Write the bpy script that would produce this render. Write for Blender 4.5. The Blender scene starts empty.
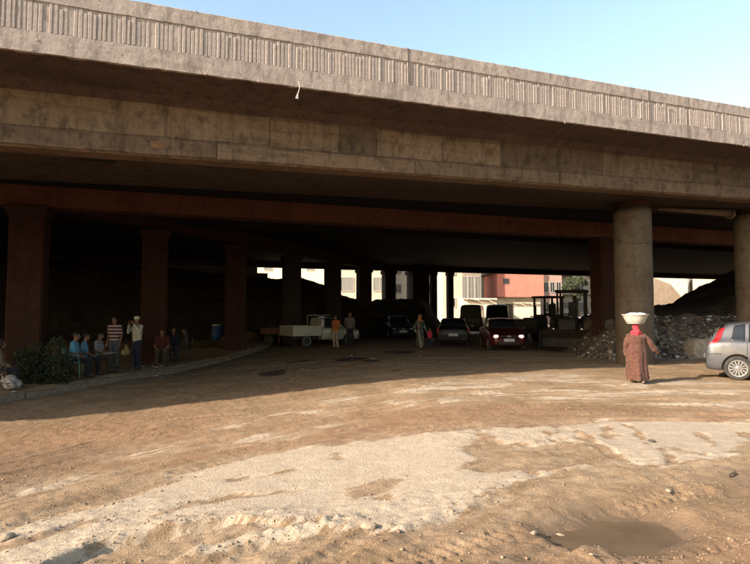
import bpy, bmesh, math, random
import numpy as np
from mathutils import Vector, Matrix

R = math.radians
rnd = random.Random(7)
scene = bpy.context.scene
col = scene.collection

# ------------------------------------------------------------------ camera
F = 560.0                    # focal length in photograph pixels (750 wide)
HC = 1.72                    # eye height
PITCH = math.atan(30 / F)
cam_data = bpy.data.cameras.new('camera')
cam_data.sensor_width = 36.0
cam_data.lens = 36.0 * F / 750.0
cam_data.clip_end = 3000
cam_data.clip_start = 0.05
cam = bpy.data.objects.new('camera', cam_data)
col.objects.link(cam)
cam.location = (0, 0, HC)
cam.rotation_euler = (R(90) + PITCH, 0, 0)
scene.camera = cam

# ------------------------------------------------------------------ light
SUN_AZ, SUN_EL = R(57.5), R(25.0)       # travel direction of the light, clockwise from +Y
world = bpy.data.worlds.new('World')
scene.world = world
world.use_nodes = True
wn = world.node_tree
bg = wn.nodes['Background']
sky = wn.nodes.new('ShaderNodeTexSky')
sky.sky_type = 'NISHITA'
sky.sun_disc = False
sky.sun_elevation = SUN_EL
sky.sun_rotation = SUN_AZ + math.pi
sky.altitude = 20
sky.air_density = 1.55
sky.dust_density = 2.6
sky.ozone_density = 1.2
wn.links.new(sky.outputs['Color'], bg.inputs['Color'])
bg.inputs['Strength'].default_value = 0.14
sun_d = bpy.data.lights.new('sun', 'SUN')
sun_d.energy = 4.9
sun_d.angle = R(0.5)
sun_d.color = (1.0, 0.885, 0.745)
sun = bpy.data.objects.new('sun', sun_d)
col.objects.link(sun)
sv = Vector((math.sin(SUN_AZ) * math.cos(SUN_EL), math.cos(SUN_AZ) * math.cos(SUN_EL), -math.sin(SUN_EL)))
sun.rotation_euler = sv.to_track_quat('-Z', 'Y').to_euler()
sun.location = (-20, -15, 30)
vs = scene.view_settings
vs.view_transform = 'Standard'
vs.look = 'None'
vs.exposure = 1.3
vs.gamma = 1.0
scene.cycles.use_denoising = True
scene.cycles.max_bounces = 8
scene.cycles.diffuse_bounces = 1

# ------------------------------------------------------------------ helpers
def lin(r, g, b):
    f = lambda c: (c / 255 / 12.92) if c / 255 <= 0.04045 else ((c / 255 + 0.055) / 1.055) ** 2.4
    return (f(r), f(g), f(b), 1.0)

class NT:
    """small node-tree helper"""
    def __init__(self, name):
        self.m = bpy.data.materials.new(name)
        self.m.use_nodes = True
        self.t = self.m.node_tree
        self.b = self.t.nodes['Principled BSDF']
        self.tc = None
    def n(self, typ, **kw):
        nd = self.t.nodes.new(typ)
        for k, v in kw.items():
            setattr(nd, k, v)
        return nd
    def l(self, a, b):
        self.t.links.new(a, b)
    def co(self, scale=(1, 1, 1), gen='Object'):
        if self.tc is None:
            self.tc = self.n('ShaderNodeTexCoord')
        mp = self.n('ShaderNodeMapping')
        mp.inputs['Scale'].default_value = scale
        self.l(self.tc.outputs[gen], mp.inputs['Vector'])
        return mp.outputs[0]
    def noise(self, scale, detail=5, rough=0.6, vec=None, stretch=(1, 1, 1)):
        nd = self.n('ShaderNodeTexNoise')
        nd.inputs['Scale'].default_value = scale
        nd.inputs['Detail'].default_value = detail
        nd.inputs['Roughness'].default_value = rough
        self.l(vec if vec is not None else self.co(stretch), nd.inputs['Vector'])
        return nd.outputs['Fac']
    def ramp(self, fac, lo, hi):
        mr = self.n('ShaderNodeMapRange', interpolation_type='SMOOTHSTEP')
        mr.inputs[1].default_value = lo
        mr.inputs[2].default_value = hi
        self.l(fac, mr.inputs[0])
        return mr.outputs[0]
    def mix(self, fac, a, b):
        mx = self.n('ShaderNodeMix', data_type='RGBA')
        for sock, v in ((mx.inputs[0], fac), (mx.inputs[6], a), (mx.inputs[7], b)):
            if hasattr(v, 'is_linked'):
                self.l(v, sock)
            else:
                sock.default_value = v
        return mx.outputs[2]
    def math(self, op, a, b=0.0):
        m = self.n('ShaderNodeMath', operation=op)
        for sock, v in ((m.inputs[0], a), (m.inputs[1], b)):
            if hasattr(v, 'is_linked'):
                self.l(v, sock)
            else:
                sock.default_value = v
        return m.outputs[0]
    def bump(self, h, strength, dist):
        bp = self.n('ShaderNodeBump')
        bp.inputs['Strength'].default_value = strength
        bp.inputs['Distance'].default_value = dist
        self.l(h, bp.inputs['Height'])
        self.l(bp.outputs[0], self.b.inputs['Normal'])

MATS = {}
def mat(name, c1, c2=None, scale=6.0, rough=0.8, bump=0.0, dist=0.01, metal=0.0, spec=0.3, stretch=(1, 1, 1), lo=0.35, hi=0.65, coat=0.0):
    if name in MATS:
        return MATS[name]
    t = NT(name)
    c1 = tuple(c1) + ((1.0,) if len(c1) == 3 else ())
    if c2 is None:
        c2 = tuple(v * 0.72 for v in c1[:3]) + (1.0,)
    c2 = tuple(c2) + ((1.0,) if len(c2) == 3 else ())
    f = t.noise(scale, 6, 0.62, stretch=stretch)
    t.l(t.mix(t.ramp(f, lo, hi), c1, c2), t.b.inputs['Base Color'])
    t.b.inputs['Roughness'].default_value = rough
    t.b.inputs['Metallic'].default_value = metal
    t.b.inputs['Specular IOR Level'].default_value = spec
    t.b.inputs['Coat Weight'].default_value = coat
    if bump:
        t.bump(t.noise(scale * 5, 5, 0.65), bump, dist)
    MATS[name] = t.m
    return t.m

def concrete(name, base, dark, light, bump=0.5, streak=0.5, mould=0.3, rust=None):
    t = NT(name)
    big = t.noise(0.9, 6, 0.6)
    fine = t.noise(11, 6, 0.7)
    st = t.noise(1.0, 6, 0.66, stretch=(5.0, 5.0, 0.55))
    blot = t.noise(2.6, 4, 0.6)
    c = t.mix(t.ramp(big, 0.35, 0.68), base + (1,), light + (1,))
    c = t.mix(t.math('MULTIPLY', t.ramp(fine, 0.45, 0.75), 0.45), c, dark + (1,))
    c = t.mix(t.math('MULTIPLY', t.ramp(st, 0.46, 0.72), streak), c, dark + (1,))
    c = t.mix(t.math('MULTIPLY', t.ramp(blot, 0.60, 0.70), 0.5), c, dark + (1,))
    mold = t.noise(4.5, 7, 0.72, stretch=(1, 1, 0.75))
    c = t.mix(t.math('MULTIPLY', t.ramp(mold, 0.48, 0.65), mould), c, tuple(v * .7 for v in dark) + (1,))
    hor = t.noise(1.0, 5, 0.65, stretch=(0.35, 0.35, 6.0))
    c = t.mix(t.math('MULTIPLY', t.ramp(hor, 0.5, 0.7), mould * .8), c, dark + (1,))
    if rust:
        c = t.mix(t.math('MULTIPLY', t.ramp(t.noise(1.7, 5, 0.65, stretch=(1, 1, 0.6)), 0.52, 0.7), 0.75), c, rust + (1,))
    t.l(c, t.b.inputs['Base Color'])
    t.b.inputs['Roughness'].default_value = 0.92
    t.b.inputs['Specular IOR Level'].default_value = 0.15
    h = t.math('ADD', t.math('MULTIPLY', t.noise(5, 6, 0.6), 1.0), t.math('MULTIPLY', t.noise(38, 4, 0.6), 0.25))
    t.bump(h, bump, 0.03)
    MATS[name] = t.m
    return t.m

class MB:
    """collects shapes into one mesh"""
    def __init__(self):
        self.v, self.f = [], []
    def add(self, vs_, fs):
        o = len(self.v)
        self.v += [tuple(p) for p in vs_]
        self.f += [tuple(i + o for i in f) for f in fs]
        return self
    def box(self, c, s, rz=0.0, rot=None):
        x, y, z = s[0] / 2, s[1] / 2, s[2] / 2
        m = rot if rot is not None else Matrix.Rotation(rz, 3, 'Z')
        c = Vector(c)
        vs_ = [c + m @ Vector(p) for p in ((-x, -y, -z), (x, -y, -z), (x, y, -z), (-x, y, -z), (-x, -y, z), (x, -y, z), (x, y, z), (-x, y, z))]
        return self.add(vs_, [(0, 3, 2, 1), (4, 5, 6, 7), (0, 1, 5, 4), (1, 2, 6, 5), (2, 3, 7, 6), (3, 0, 4, 7)])
    def prism(self, poly, axis_pts):
        """poly: list of Vector offsets at each of two ends: list of lists"""
        a, b = axis_pts
        n = len(a)
        fs = [tuple(range(n))[::-1], tuple(range(n, 2 * n))]
        fs += [(i, (i + 1) % n, n + (i + 1) % n, n + i) for i in range(n)]
        return self.add(list(a) + list(b), fs)
    def loft(self, rings, cap=True, closed=True):
        n = len(rings[0])
        vs_, fs = [], []
        for r in rings:
            vs_ += list(r)
        for k in range(len(rings) - 1):
            for i in range(n if closed else n - 1):
                j = (i + 1) % n
                fs.append((k * n + i, k * n + j, (k + 1) * n + j, (k + 1) * n + i))
        if cap and closed:
            fs.append(tuple(range(n))[::-1])
            fs.append(tuple((len(rings) - 1) * n + i for i in range(n)))
        return self.add(vs_, fs)
    def tube(self, pts, rads, n=10, cap=True):
        pts = [Vector(p) for p in pts]
        if not hasattr(rads, '__len__'):
            rads = [rads] * len(pts)
        rings = []
        for i, p in enumerate(pts):
            d = (pts[min(i + 1, len(pts) - 1)] - pts[max(i - 1, 0)]).normalized()
            u = d.cross(Vector((0, 0, 1)))
            if u.length < 1e-3:
                u = d.cross(Vector((0, 1, 0)))
            u.normalize()
            w = d.cross(u)
            rings.append([p + (u * math.cos(2 * math.pi * k / n) + w * math.sin(2 * math.pi * k / n)) * rads[i] for k in range(n)])
        return self.loft(rings, cap)
    def lathe(self, prof, n=24, origin=(0, 0, 0), axis='Z'):
        """prof: list of (radius, height)"""
        o = Vector(origin)
        rings = []
        for r, h in prof:
            ring = []
            for k in range(n):
                a = 2 * math.pi * k / n
                if axis == 'Z':
                    ring.append(o + Vector((r * math.cos(a), r * math.sin(a), h)))
                else:
                    ring.append(o + Vector((r * math.cos(a), h, r * math.sin(a))))
            rings.append(ring)
        return self.loft(rings, True)
    def capsule(self, a, b, ra, rb, n=10, m=4):
        a, b = Vector(a), Vector(b)
        d = b - a
        L = d.length
        d = d.normalized() if L > 1e-6 else Vector((0, 0, 1))
        u = d.cross(Vector((0.3, 0.2, 1))).normalized()
        w = d.cross(u)
        rings = []
        for k in range(m + 1):
            t = -math.pi / 2 + (math.pi / 2) * (k + 0.25) / (m + 0.25)
            rings.append((a + d * (ra * math.sin(t)), ra * math.cos(t)))
        for k in range(m + 1):
            t = (math.pi / 2) * k / (m + 0.25)
            rings.append((b + d * (rb * math.sin(t)), rb * math.cos(t)))
        return self.loft([[p + (u * math.cos(2 * math.pi * i / n) + w * math.sin(2 * math.pi * i / n)) * r for i in range(n)] for p, r in rings])
    def ellipsoid(self, c, rad, n=14, m=9, rot=None):
        c = Vector(c)
        rings = []
        for k in range(m):
            t = -math.pi / 2 + math.pi * (k + 0.5) / m
            ring = []
            for i in range(n):
                a = 2 * math.pi * i / n
                p = Vector((rad[0] * math.cos(t) * math.cos(a), rad[1] * math.cos(t) * math.sin(a), rad[2] * math.sin(t)))
                ring.append(c + (rot @ p if rot is not None else p))
            rings.append(ring)
        return self.loft(rings)
    def mesh(self, name):
        me = bpy.data.meshes.new(name)
        me.from_pydata(self.v, [], self.f)
        me.update()
        return me
    def build(self, name, m, parent=None, smooth=False, bevel=0.0, loc=None, fix=True):
        me = self.mesh(name)
        if fix or bevel:
            bm = bmesh.new()
            bm.from_mesh(me)
            if fix:
                bmesh.ops.recalc_face_normals(bm, faces=bm.faces)
            if bevel:
                es = [e for e in bm.edges if len(e.link_faces) == 2 and e.calc_face_angle(0) > 0.5]
                bmesh.ops.bevel(bm, geom=es, offset=bevel, segments=1, affect='EDGES', profile=0.6)
            bm.to_mesh(me)
            bm.free()
        return link(name, me, m, parent, smooth, loc)

def link(name, me, m, parent=None, smooth=False, loc=None):
    if m is not None and not me.materials:
        me.materials.append(m)
    if smooth:
        me.polygons.foreach_set('use_smooth', [True] * len(me.polygons))
    o = bpy.data.objects.new(name, me)
    col.objects.link(o)
    if parent is not None:
        o.parent = parent
    if loc is not None:
        o.location = loc
    return o

def tag(o, label=None, cat=None, group=None, kind=None):
    if label: o['label'] = label
    if cat: o['category'] = cat
    if group: o['group'] = group
    if kind: o['kind'] = kind
    return o

def empty(name, loc, rz, label, cat, group=None):
    o = bpy.data.objects.new(name, None)
    o.empty_display_size = 0.2
    col.objects.link(o)
    o.location = loc
    o.rotation_euler = (0, 0, rz)
    return tag(o, label, cat, group)

def copy_tree(o, parent=None):
    c = o.copy()
    col.objects.link(c)
    c.parent = parent
    for ch in list(o.children):
        copy_tree(ch, c)
    return c

def rock_mesh(name, seed, flat=0.7, sub=1, jag=0.28):
    r_ = random.Random(seed)
    bm = bmesh.new()
    bmesh.ops.create_icosphere(bm, subdivisions=sub, radius=1.0)
    sx, sy, sz = r_.uniform(0.8, 1.3), r_.uniform(0.7, 1.1), flat * r_.uniform(0.7, 1.2)
    for v in bm.verts:
        k = 1 + r_.uniform(-jag, jag)
        v.co = Vector((v.co.x * sx * k, v.co.y * sy * k, v.co.z * sz * k))
    me = bpy.data.meshes.new(name)
    bm.to_mesh(me)
    bm.free()
    return me

def remeshed(mb, voxel, smooth=2):
    ob = bpy.data.objects.new('tmp', mb.mesh('tmp'))
    col.objects.link(ob)
    m = ob.modifiers.new('r', 'REMESH')
    m.mode = 'VOXEL'
    m.voxel_size = voxel
    if smooth:
        s = ob.modifiers.new('s', 'SMOOTH')
        s.factor = 0.5
        s.iterations = smooth
    dg = bpy.context.evaluated_depsgraph_get()
    me = bpy.data.meshes.new_from_object(ob.evaluated_get(dg))
    bpy.data.objects.remove(ob)
    return me

# ------------------------------------------------------------------ ground height
_tab = np.random.RandomState(11).rand(256, 256)
def vn(x, y, sc, seed=0):
    x = np.asarray(x, float) / sc + seed * 13.37
    y = np.asarray(y, float) / sc + seed * 7.91
    xi, yi = np.floor(x).astype(int), np.floor(y).astype(int)
    fx, fy = x - xi, y - yi
    fx, fy = fx * fx * (3 - 2 * fx), fy * fy * (3 - 2 * fy)
    a, b = _tab[xi % 256, yi % 256], _tab[(xi + 1) % 256, yi % 256]
    c, d = _tab[xi % 256, (yi + 1) % 256], _tab[(xi + 1) % 256, (yi + 1) % 256]
    return (a * (1 - fx) + b * fx) * (1 - fy) + (c * (1 - fx) + d * fx) * fy - 0.5

def sst(x, a, b):
    t = np.clip((np.asarray(x, float) - a) / (b - a), 0, 1)
    return t * t * (3 - 2 * t)

# the raised strip with the columns, people and chairs: its edge runs away from the camera
KERB = [(-10.6, 8.0), (-9.75, 11.5), (-9.0, 14.0), (-8.1, 16.7), (-7.2, 19.8), (-6.45, 23.0), (-5.75, 26.5), (-5.6, 29.5), (-6.3, 32.5), (-8.0, 35.5)]
_kx, _ky = np.array([p[0] for p in KERB]), np.array([p[1] for p in KERB])
def kerb_x(y):
    return np.interp(y, _ky, _kx)

def base_h(x, y):
    x, y = np.asarray(x, float), np.asarray(y, float)
    tilt = -0.06 * np.clip(1.0 - x, 0, 7.6)
    tilt = tilt * (1 - 0.85 * sst(y, 19, 31)) * (0.35 + 0.65 * sst(y, 3.0, 9.0))
    return tilt

def plat(x, y):
    inside = sst(kerb_x(y) - np.asarray(x, float), -0.02, 0.10)
    return inside * sst(y, 4, 8) * (1 - sst(y, 31, 37))

def ground_px(u, v, z=None):
    """point of the ground seen at photograph pixel (u, v)"""
    p = PITCH
    dy = math.cos(p) - ((282 - v) / F) * math.sin(p)
    dz = math.sin(p) + ((282 - v) / F) * math.cos(p)
    dx = (u - 375) / F
    zz = 0.0
    for _ in range(12):
        t = (HC - zz) / -dz
        x, y = dx * t, dy * t
        zz = float(base_h(x, y)) if z is None else z
    return (x, y)

SAND = [  # outlines of the pale sand spread on the dirt
    [(-60, 548), (0, 527), (60, 512), (110, 502), (160, 484), (190, 474), (240, 459), (300, 449), (375, 441), (430, 433), (470, 432), (480, 440), (470, 452), (478, 464), (462, 473), (500, 477), (545, 472), (578, 468), (560, 477), (520, 489), (480, 502), (455, 512), (430, 522), (400, 529), (372, 533), (340, 525), (300, 519), (240, 521), (190, 527), (140, 536), (105, 546), (60, 563), (20, 586), (-60, 610)],
    [(184, 556), (240, 539), (300, 526), (345, 521), (352, 528), (300, 535), (240, 548), (195, 561)],
    [(548, 436), (562, 425), (610, 422), (690, 421), (735, 424), (738, 440), (724, 457), (700, 463), (640, 467), (600, 455), (575, 442)],
    [(488, 433), (545, 427), (562, 441), (545, 447), (505, 445)],
    [(718, 424), (790, 418), (800, 430), (740, 433)],
]
def _ell(cx, cy, rx, ry, tilt=0.0):
    return [(cx + rx * math.cos(a), cy + ry * math.sin(a) - tilt * rx * math.cos(a)) for a in [k * math.pi / 5 for k in range(10)]]
for e in ((470, 386, 46, 4.5, .05), (414, 392, 20, 3, .05), (540, 378, 38, 3.2, .04), (600, 383, 50, 2.6, -.05), (560, 392, 26, 2.2, 0), (660, 394, 95, 2.4, .02), (572, 399, 28, 2, 0), (400, 404, 18, 1.8, 0), (300, 412, 34, 2, .05), (345, 399, 24, 2.6, .08), (262, 436, 34, 2.6, .1), (690, 405, 32, 1.8, 0), (452, 402, 14, 2, 0), (236, 424, 16, 2.4, .2), (150, 450, 26, 1.5, .25), (690, 383, 40, 2, 0), (740, 404, 30, 3, 0), (330, 425, 20, 1.6, .1), (640, 388, 24, 2.2, 0), (500, 396, 20, 1.8, 0), (60, 480, 40, 1.6, .3), (440, 388, 18, 3, 0)):
    SAND.append(_ell(*e))
HOLES = [
    [(338, 495), (352, 488), (380, 480), (398, 480), (397, 487), (375, 493), (350, 499)],
    _ell(338, 455, 7, 1.6), _ell(652, 445, 3, 2.5), _ell(382, 497, 12, 2),
    [(514, 445), (530, 446), (584, 477), (562, 479)], [(566, 432), (578, 432), (632, 464), (614, 466)],
    [(590, 426), (600, 426), (618, 440), (606, 440)], [(664, 450), (670, 449), (680, 466), (668, 466)],
    [(486, 440), (492, 439), (556, 480), (545, 482)], [(538, 434), (544, 433), (606, 470), (596, 471)], [(620, 424), (625, 424), (650, 440), (643, 441)], [(696, 432), (702, 431), (716, 446), (708, 448)], [(150, 512), (230, 494), (300, 488), (302, 490), (230, 498), (152, 517)], [(-20, 545), (90, 517), (150, 505), (92, 522), (-20, 553)], [(230, 478), (300, 466), (302, 468), (232, 481)], _ell(610, 436, 14, 1.5), _ell(690, 452, 18, 1.3, -.2), _ell(500, 470, 26, 3),
]
SANDW = [[ground_px(*p) for p in poly] for poly in SAND]
HOLEW = [[ground_px(*p) for p in poly] for poly in HOLES]
PUD = [ground_px(*p) for p in [(559, 528), (577, 522), (592, 516), (611, 510), (632, 511), (654, 515), (670, 521), (676, 529), (670, 536), (650, 541), (622, 542), (605, 538), (580, 534)]]
PUD_Z = float(base_h(*ground_px(618, 533))) - 0.085

def poly_sd(px, py, poly):
    """signed distance, positive inside"""
    n = len(poly)
    d2 = np.full(px.shape, 1e9)
    ins = np.zeros(px.shape, bool)
    for i in range(n):
        ax, ay = poly[i]
        bx, by = poly[(i + 1) % n]
        ex, ey = bx - ax, by - ay
        wx, wy = px - ax, py - ay
        t = np.clip((wx * ex + wy * ey) / (ex * ex + ey * ey + 1e-12), 0, 1)
        d2 = np.minimum(d2, (wx - ex * t) ** 2 + (wy - ey * t) ** 2)
        c = (ay > py) != (by > py)
        xx = ex * (py - ay) / (ey if abs(ey) > 1e-9 else 1e-9) + ax
        ins ^= c & (px < xx)
    d = np.sqrt(d2)
    return np.where(ins, d, -d)

def masks(x, y):
    x, y = np.asarray(x, float), np.asarray(y, float)
    sh = x.shape
    X, Y = x.ravel(), y.ravel()
    sd = np.full(X.shape, -9.0)
    roi = np.where((Y > 2.5) & (Y < 20) & (np.abs(X) < 16))[0]
    if len(roi):
        rx, ry = X[roi], Y[roi]
        wx = rx + 0.22 * vn(rx, ry, 0.9, 3) + 0.10 * vn(rx, ry, 0.28, 4)
        wy = ry + 0.22 * vn(rx, ry, 0.9, 5) + 0.10 * vn(rx, ry, 0.28, 6)
        s = np.full(rx.shape, -9.0)
        for ip, P in enumerate(SANDW):
            a = np.array(P)
            bb = np.where((wx > a[:, 0].min() - .6) & (wx < a[:, 0].max() + .6) & (wy > a[:, 1].min() - .6) & (wy < a[:, 1].max() + .6))[0]
            if len(bb):
                q_ = poly_sd(wx[bb], wy[bb], P)
                s[bb] = np.maximum(s[bb], q_ if ip < 5 else np.minimum(q_, 0.02) - 0.02)
        for P in HOLEW:
            a = np.array(P)
            bb = np.where((wx > a[:, 0].min() - .4) & (wx < a[:, 0].max() + .4) & (wy > a[:, 1].min() - .4) & (wy < a[:, 1].max() + .4))[0]
            if len(bb):
                s[bb] = np.minimum(s[bb], -poly_sd(wx[bb], wy[bb], P) * 2.6)
        sd[roi] = s
    pd = np.full(X.shape, -9.0)
    bb = np.where((X > -0.5) & (X < 6) & (Y > 2.5) & (Y < 7))[0]
    if len(bb):
        pd[bb] = poly_sd(X[bb] + 0.10 * vn(X[bb], Y[bb], 0.35, 8), Y[bb] + 0.10 * vn(X[bb], Y[bb], 0.3, 9), PUD)
    return sd.reshape(sh), pd.reshape(sh)

TRACKS = [  # tyre tracks: polyline in world metres, half width, depth
    ([ground_px(370, 575), ground_px(460, 548), ground_px(560, 520), ground_px(700, 490)], 0.13, 0.022),
    ([ground_px(520, 580), ground_px(600, 562), ground_px(720, 540), ground_px(800, 520)], 0.13, 0.022),
    ([ground_px(-30, 500), ground_px(80, 468), ground_px(220, 440), ground_px(420, 415), ground_px(640, 398)], 0.11, 0.016),
    ([ground_px(-30, 470), ground_px(100, 440), ground_px(260, 419), ground_px(460, 398), ground_px(620, 386)], 0.11, 0.016),
    ([ground_px(-30, 446), ground_px(150, 423), ground_px(330, 403), ground_px(520, 385)], 0.12, 0.014),
    ([ground_px(180, 470), ground_px(330, 436), ground_px(520, 417), ground_px(760, 408)], 0.12, 0.014),
    ([ground_px(505, 436), ground_px(545, 462), ground_px(600, 500)], 0.11, 0.015),
    ([ground_px(560, 430), ground_px(612, 456), ground_px(680, 492)], 0.11, 0.015),
]
def track_h(X, Y):
    out = np.zeros(X.shape)
    for pts, hw, dep in TRACKS:
        best = np.full(X.shape, 1e9)
        along = np.zeros(X.shape)
        side = np.zeros(X.shape)
        acc = 0
        for (ax, ay), (bx, by) in zip(pts[:-1], pts[1:]):
            ex, ey = bx - ax, by - ay
            L = math.hypot(ex, ey)
            t = np.clip(((X - ax) * ex + (Y - ay) * ey) / (L * L), 0, 1)
            d = np.hypot(X - ax - ex * t, Y - ay - ey * t)
            s = ((X - ax) * ey - (Y - ay) * ex) / L
            m = d < best
            best = np.where(m, d, best)
            along = np.where(m, acc + t * L, along)
            side = np.where(m, s, side)
            acc += L
        w = best + 0.05 * vn(X, Y, 0.4, 21)
        inn = 1 - sst(w, hw * 0.85, hw * 1.1)
        rim = sst(w, hw, hw * 1.25) * (1 - sst(w, hw * 1.25, hw * 2.0))
        lug = np.sin(along * 2 * math.pi / 0.11 + np.abs(side) * 26)
        patch = sst(vn(X, Y, 1.3, 23), -0.25, 0.15) if dep < .02 else sst(vn(X, Y, 0.9, 23), -0.45, -0.1)
        out += patch * (-dep * inn + dep * 0.7 * rim + inn * (0.016 if dep > .02 else 0.009) * lug)
    return out

ARC_C = (4.9, 0.3)             # vehicles swing round this point: ruts and dust streaks follow its arcs
def arc_uv(x, y):
    dx, dy = np.asarray(x, float) - ARC_C[0], np.asarray(y, float) - ARC_C[1]
    return np.arctan2(dx, dy) * 10.0, np.hypot(dx, dy)

LOWER = [ground_px(*p) for p in [(520, 489), (480, 502), (455, 512), (430, 522), (400, 529), (372, 533), (340, 525), (300, 519), (240, 521), (190, 527), (140, 536), (105, 546), (60, 563), (20, 586), (-60, 610)]]
RIDGE = [ground_px(*p) for p in [(352, 524), (300, 530), (240, 544), (188, 558)]]
def line_d(x, y, pts):
    d = np.full(np.shape(x), 1e9)
    for (ax, ay), (bx, by) in zip(pts[:-1], pts[1:]):
        ex, ey = bx - ax, by - ay
        t = np.clip(((x - ax) * ex + (y - ay) * ey) / (ex * ex + ey * ey), 0, 1)
        d = np.minimum(d, np.hypot(x - ax - ex * t, y - ay - ey * t))
    return d

def height(x, y, sd=None, pd=None):
    x, y = np.asarray(x, float), np.asarray(y, float)
    if sd is None:
        sd, pd = masks(x, y)
    z = base_h(x, y)
    onp = plat(x, y)
    z = z + 0.21 * onp
    near = 1 - sst(np.hypot(x, y), 30, 70)
    z = z + near * (0.075 * vn(x, y, 3.3, 1) + 0.02 * vn(x, y, 1.1, 2) + 0.010 * vn(x, y, 0.42, 3) + 0.013 * vn(x, y, 0.17, 4) + 0.015 * vn(x, y, 0.075, 5))
    ru, rv = arc_uv(x, y)
    soft = near * (1 - 0.8 * sst(sd, -0.1, 0.15))
    z = z + soft * (0.055 * vn(ru, rv * 6.0, 2.6, 61) + 0.030 * vn(ru, rv * 6.0, 1.1, 62) + 0.016 * vn(ru, rv * 4.0, 0.45, 63))
    for k, rr_ in enumerate((5.2, 6.4, 7.75, 8.6, 9.3, 10.1, 10.9, 11.7, 12.6)):
        dd = np.abs(rv - rr_ - 0.25 * vn(ru, ru * 0, 3.1, 70 + k))
        msk = sst(vn(ru, rv, 2.2, 80 + k), -0.25, 0.1) * soft
        z = z + msk * (-0.020 * (1 - sst(dd, 0.07, 0.13)) + 0.013 * sst(dd, 0.10, 0.15) * (1 - sst(dd, 0.15, 0.26)) + 0.005 * (1 - sst(dd, 0.07, 0.11)) * np.sin(ru * 2 * math.pi / 0.13))
    rough_zone = sst(vn(x, y, 1.7, 31) + 0.35 * (1 - sst(y, 4.6, 6.0)), 0.0, 0.35) * near
    z = z + rough_zone * (0.03 * np.abs(vn(x, y, 0.13, 6)) + 0.03 * np.abs(vn(x, y, 0.06, 7)))
    s = sst(sd, -0.08, 0.12)
    z = z + s * (0.012 - 0.015 * vn(x, y, 0.17, 4) - 0.010 * vn(x, y, 0.075, 5) - 0.022 * vn(x, y, 0.42, 3))
    # lumpy lip along the lower edge of the sand
    wob = 0.05 * vn(x, y, 0.3, 16) + 0.03 * vn(x, y, 0.1, 17)
    dl = line_d(x, y, LOWER) + wob
    ins = sst(sd, -0.05, 0.0)
    crumb = 0.045 * np.abs(vn(x, y, 0.10, 14)) + 0.035 * np.abs(vn(x, y, 0.05, 15))
    z = z + ins * (1 - sst(dl, 0.02, 0.42)) * (0.055 * (1 - sst(x, -1.5, -0.4)) + crumb)
    z = z + (1 - sst(line_d(x, y, RIDGE) + wob, 0.03, 0.16)) * (0.03 + crumb)
    z = z + track_h(x, y) * (1 - onp) * (1 - 0.6 * s)
    # the puddle lies in a shallow dip
    dip = sst(pd, -0.30, 0.07)
    z = z * (1 - dip) + (PUD_Z - 0.022 + 0.55 * (z - base_h(x, y))) * dip
    return z

def gz(x, y):
    return float(height(np.array([float(x)]), np.array([float(y)]))[0])

def at(u, t):
    """world x of photograph column u at depth t"""
    return (u - 375) / F * t

# ================================================================== GROUND
def axis(lo, hi, fine_lo, fine_hi, step_f, grow=1.22):
    a = list(np.arange(fine_lo, fine_hi, step_f(0) if callable(step_f) else step_f))
    out = a
    s = out[-1] - out[-2]
    while out[-1] < hi:
        s = min(s * grow, 60)
        out.append(out[-1] + s)
    s = out[1] - out[0]
    pre = [out[0]]
    while pre[-1] > lo:
        s = min(s * grow, 60)
        pre.append(pre[-1] - s)
    return np.array(pre[:0:-1] + out)

gx = axis(-900, 900, -9.5, 13.5, 0.034)
ys = [3.1]
while ys[-1] < 26:
    ys.append(ys[-1] + max(0.020, 0.0048 * ys[-1]) * (1.0 if ys[-1] < 14 else 1.6))
s_ = ys[-1] - ys[-2]
while ys[-1] < 1500:
    s_ = min(s_ * 1.12, 60)
    ys.append(ys[-1] + s_)
pre = [ys[0]]
s_ = ys[1] - ys[0]
while pre[-1] > -500:
    s_ = min(s_ * 1.3, 60)
    pre.append(pre[-1] - s_)
gy = np.array(pre[:0:-1] + ys)
GX, GY = np.meshgrid(gx, gy)
sd_, pd_ = masks(GX, GY)
GZ = height(GX, GY, sd_, pd_)
nx, ny = len(gx), len(gy)
me = bpy.data.meshes.new('ground')
me.vertices.add(nx * ny)
me.vertices.foreach_set('co', np.stack([GX, GY, GZ], -1).astype(np.float32).ravel())
idx = np.arange(nx * ny).reshape(ny, nx)
quads = np.stack([idx[:-1, :-1], idx[:-1, 1:], idx[1:, 1:], idx[1:, :-1]], -1).reshape(-1, 4)
me.loops.add(len(quads) * 4)
me.loops.foreach_set('vertex_index', quads.astype(np.int32).ravel())
me.polygons.add(len(quads))
me.polygons.foreach_set('loop_start', np.arange(0, len(quads) * 4, 4, dtype=np.int32))
me.polygons.foreach_set('use_smooth', np.ones(len(quads), bool))
me.update(calc_edges=True)
def fattr(name, arr):
    a = me.attributes.new(name, 'FLOAT', 'POINT')
    a.data.foreach_set('value', arr.astype(np.float32).ravel())
fattr('sand', sst(sd_, -0.30, 0.30))
fattr('wet', np.maximum(sst(pd_, -0.40, -0.02) * 1.25, 0.55 * sst(vn(GX, GY, 2.2, 41) + 0.25 * sst(GX, 0.5, 2.5) * (1 - sst(GY, 5.2, 6.6)), 0.18, 0.42) * (1 - sst(GY, 9, 12))))
ru_, rv_ = arc_uv(GX, GY)
fattr('ru', ru_); fattr('rv', rv_)
oil = np.zeros(GX.shape)
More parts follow.
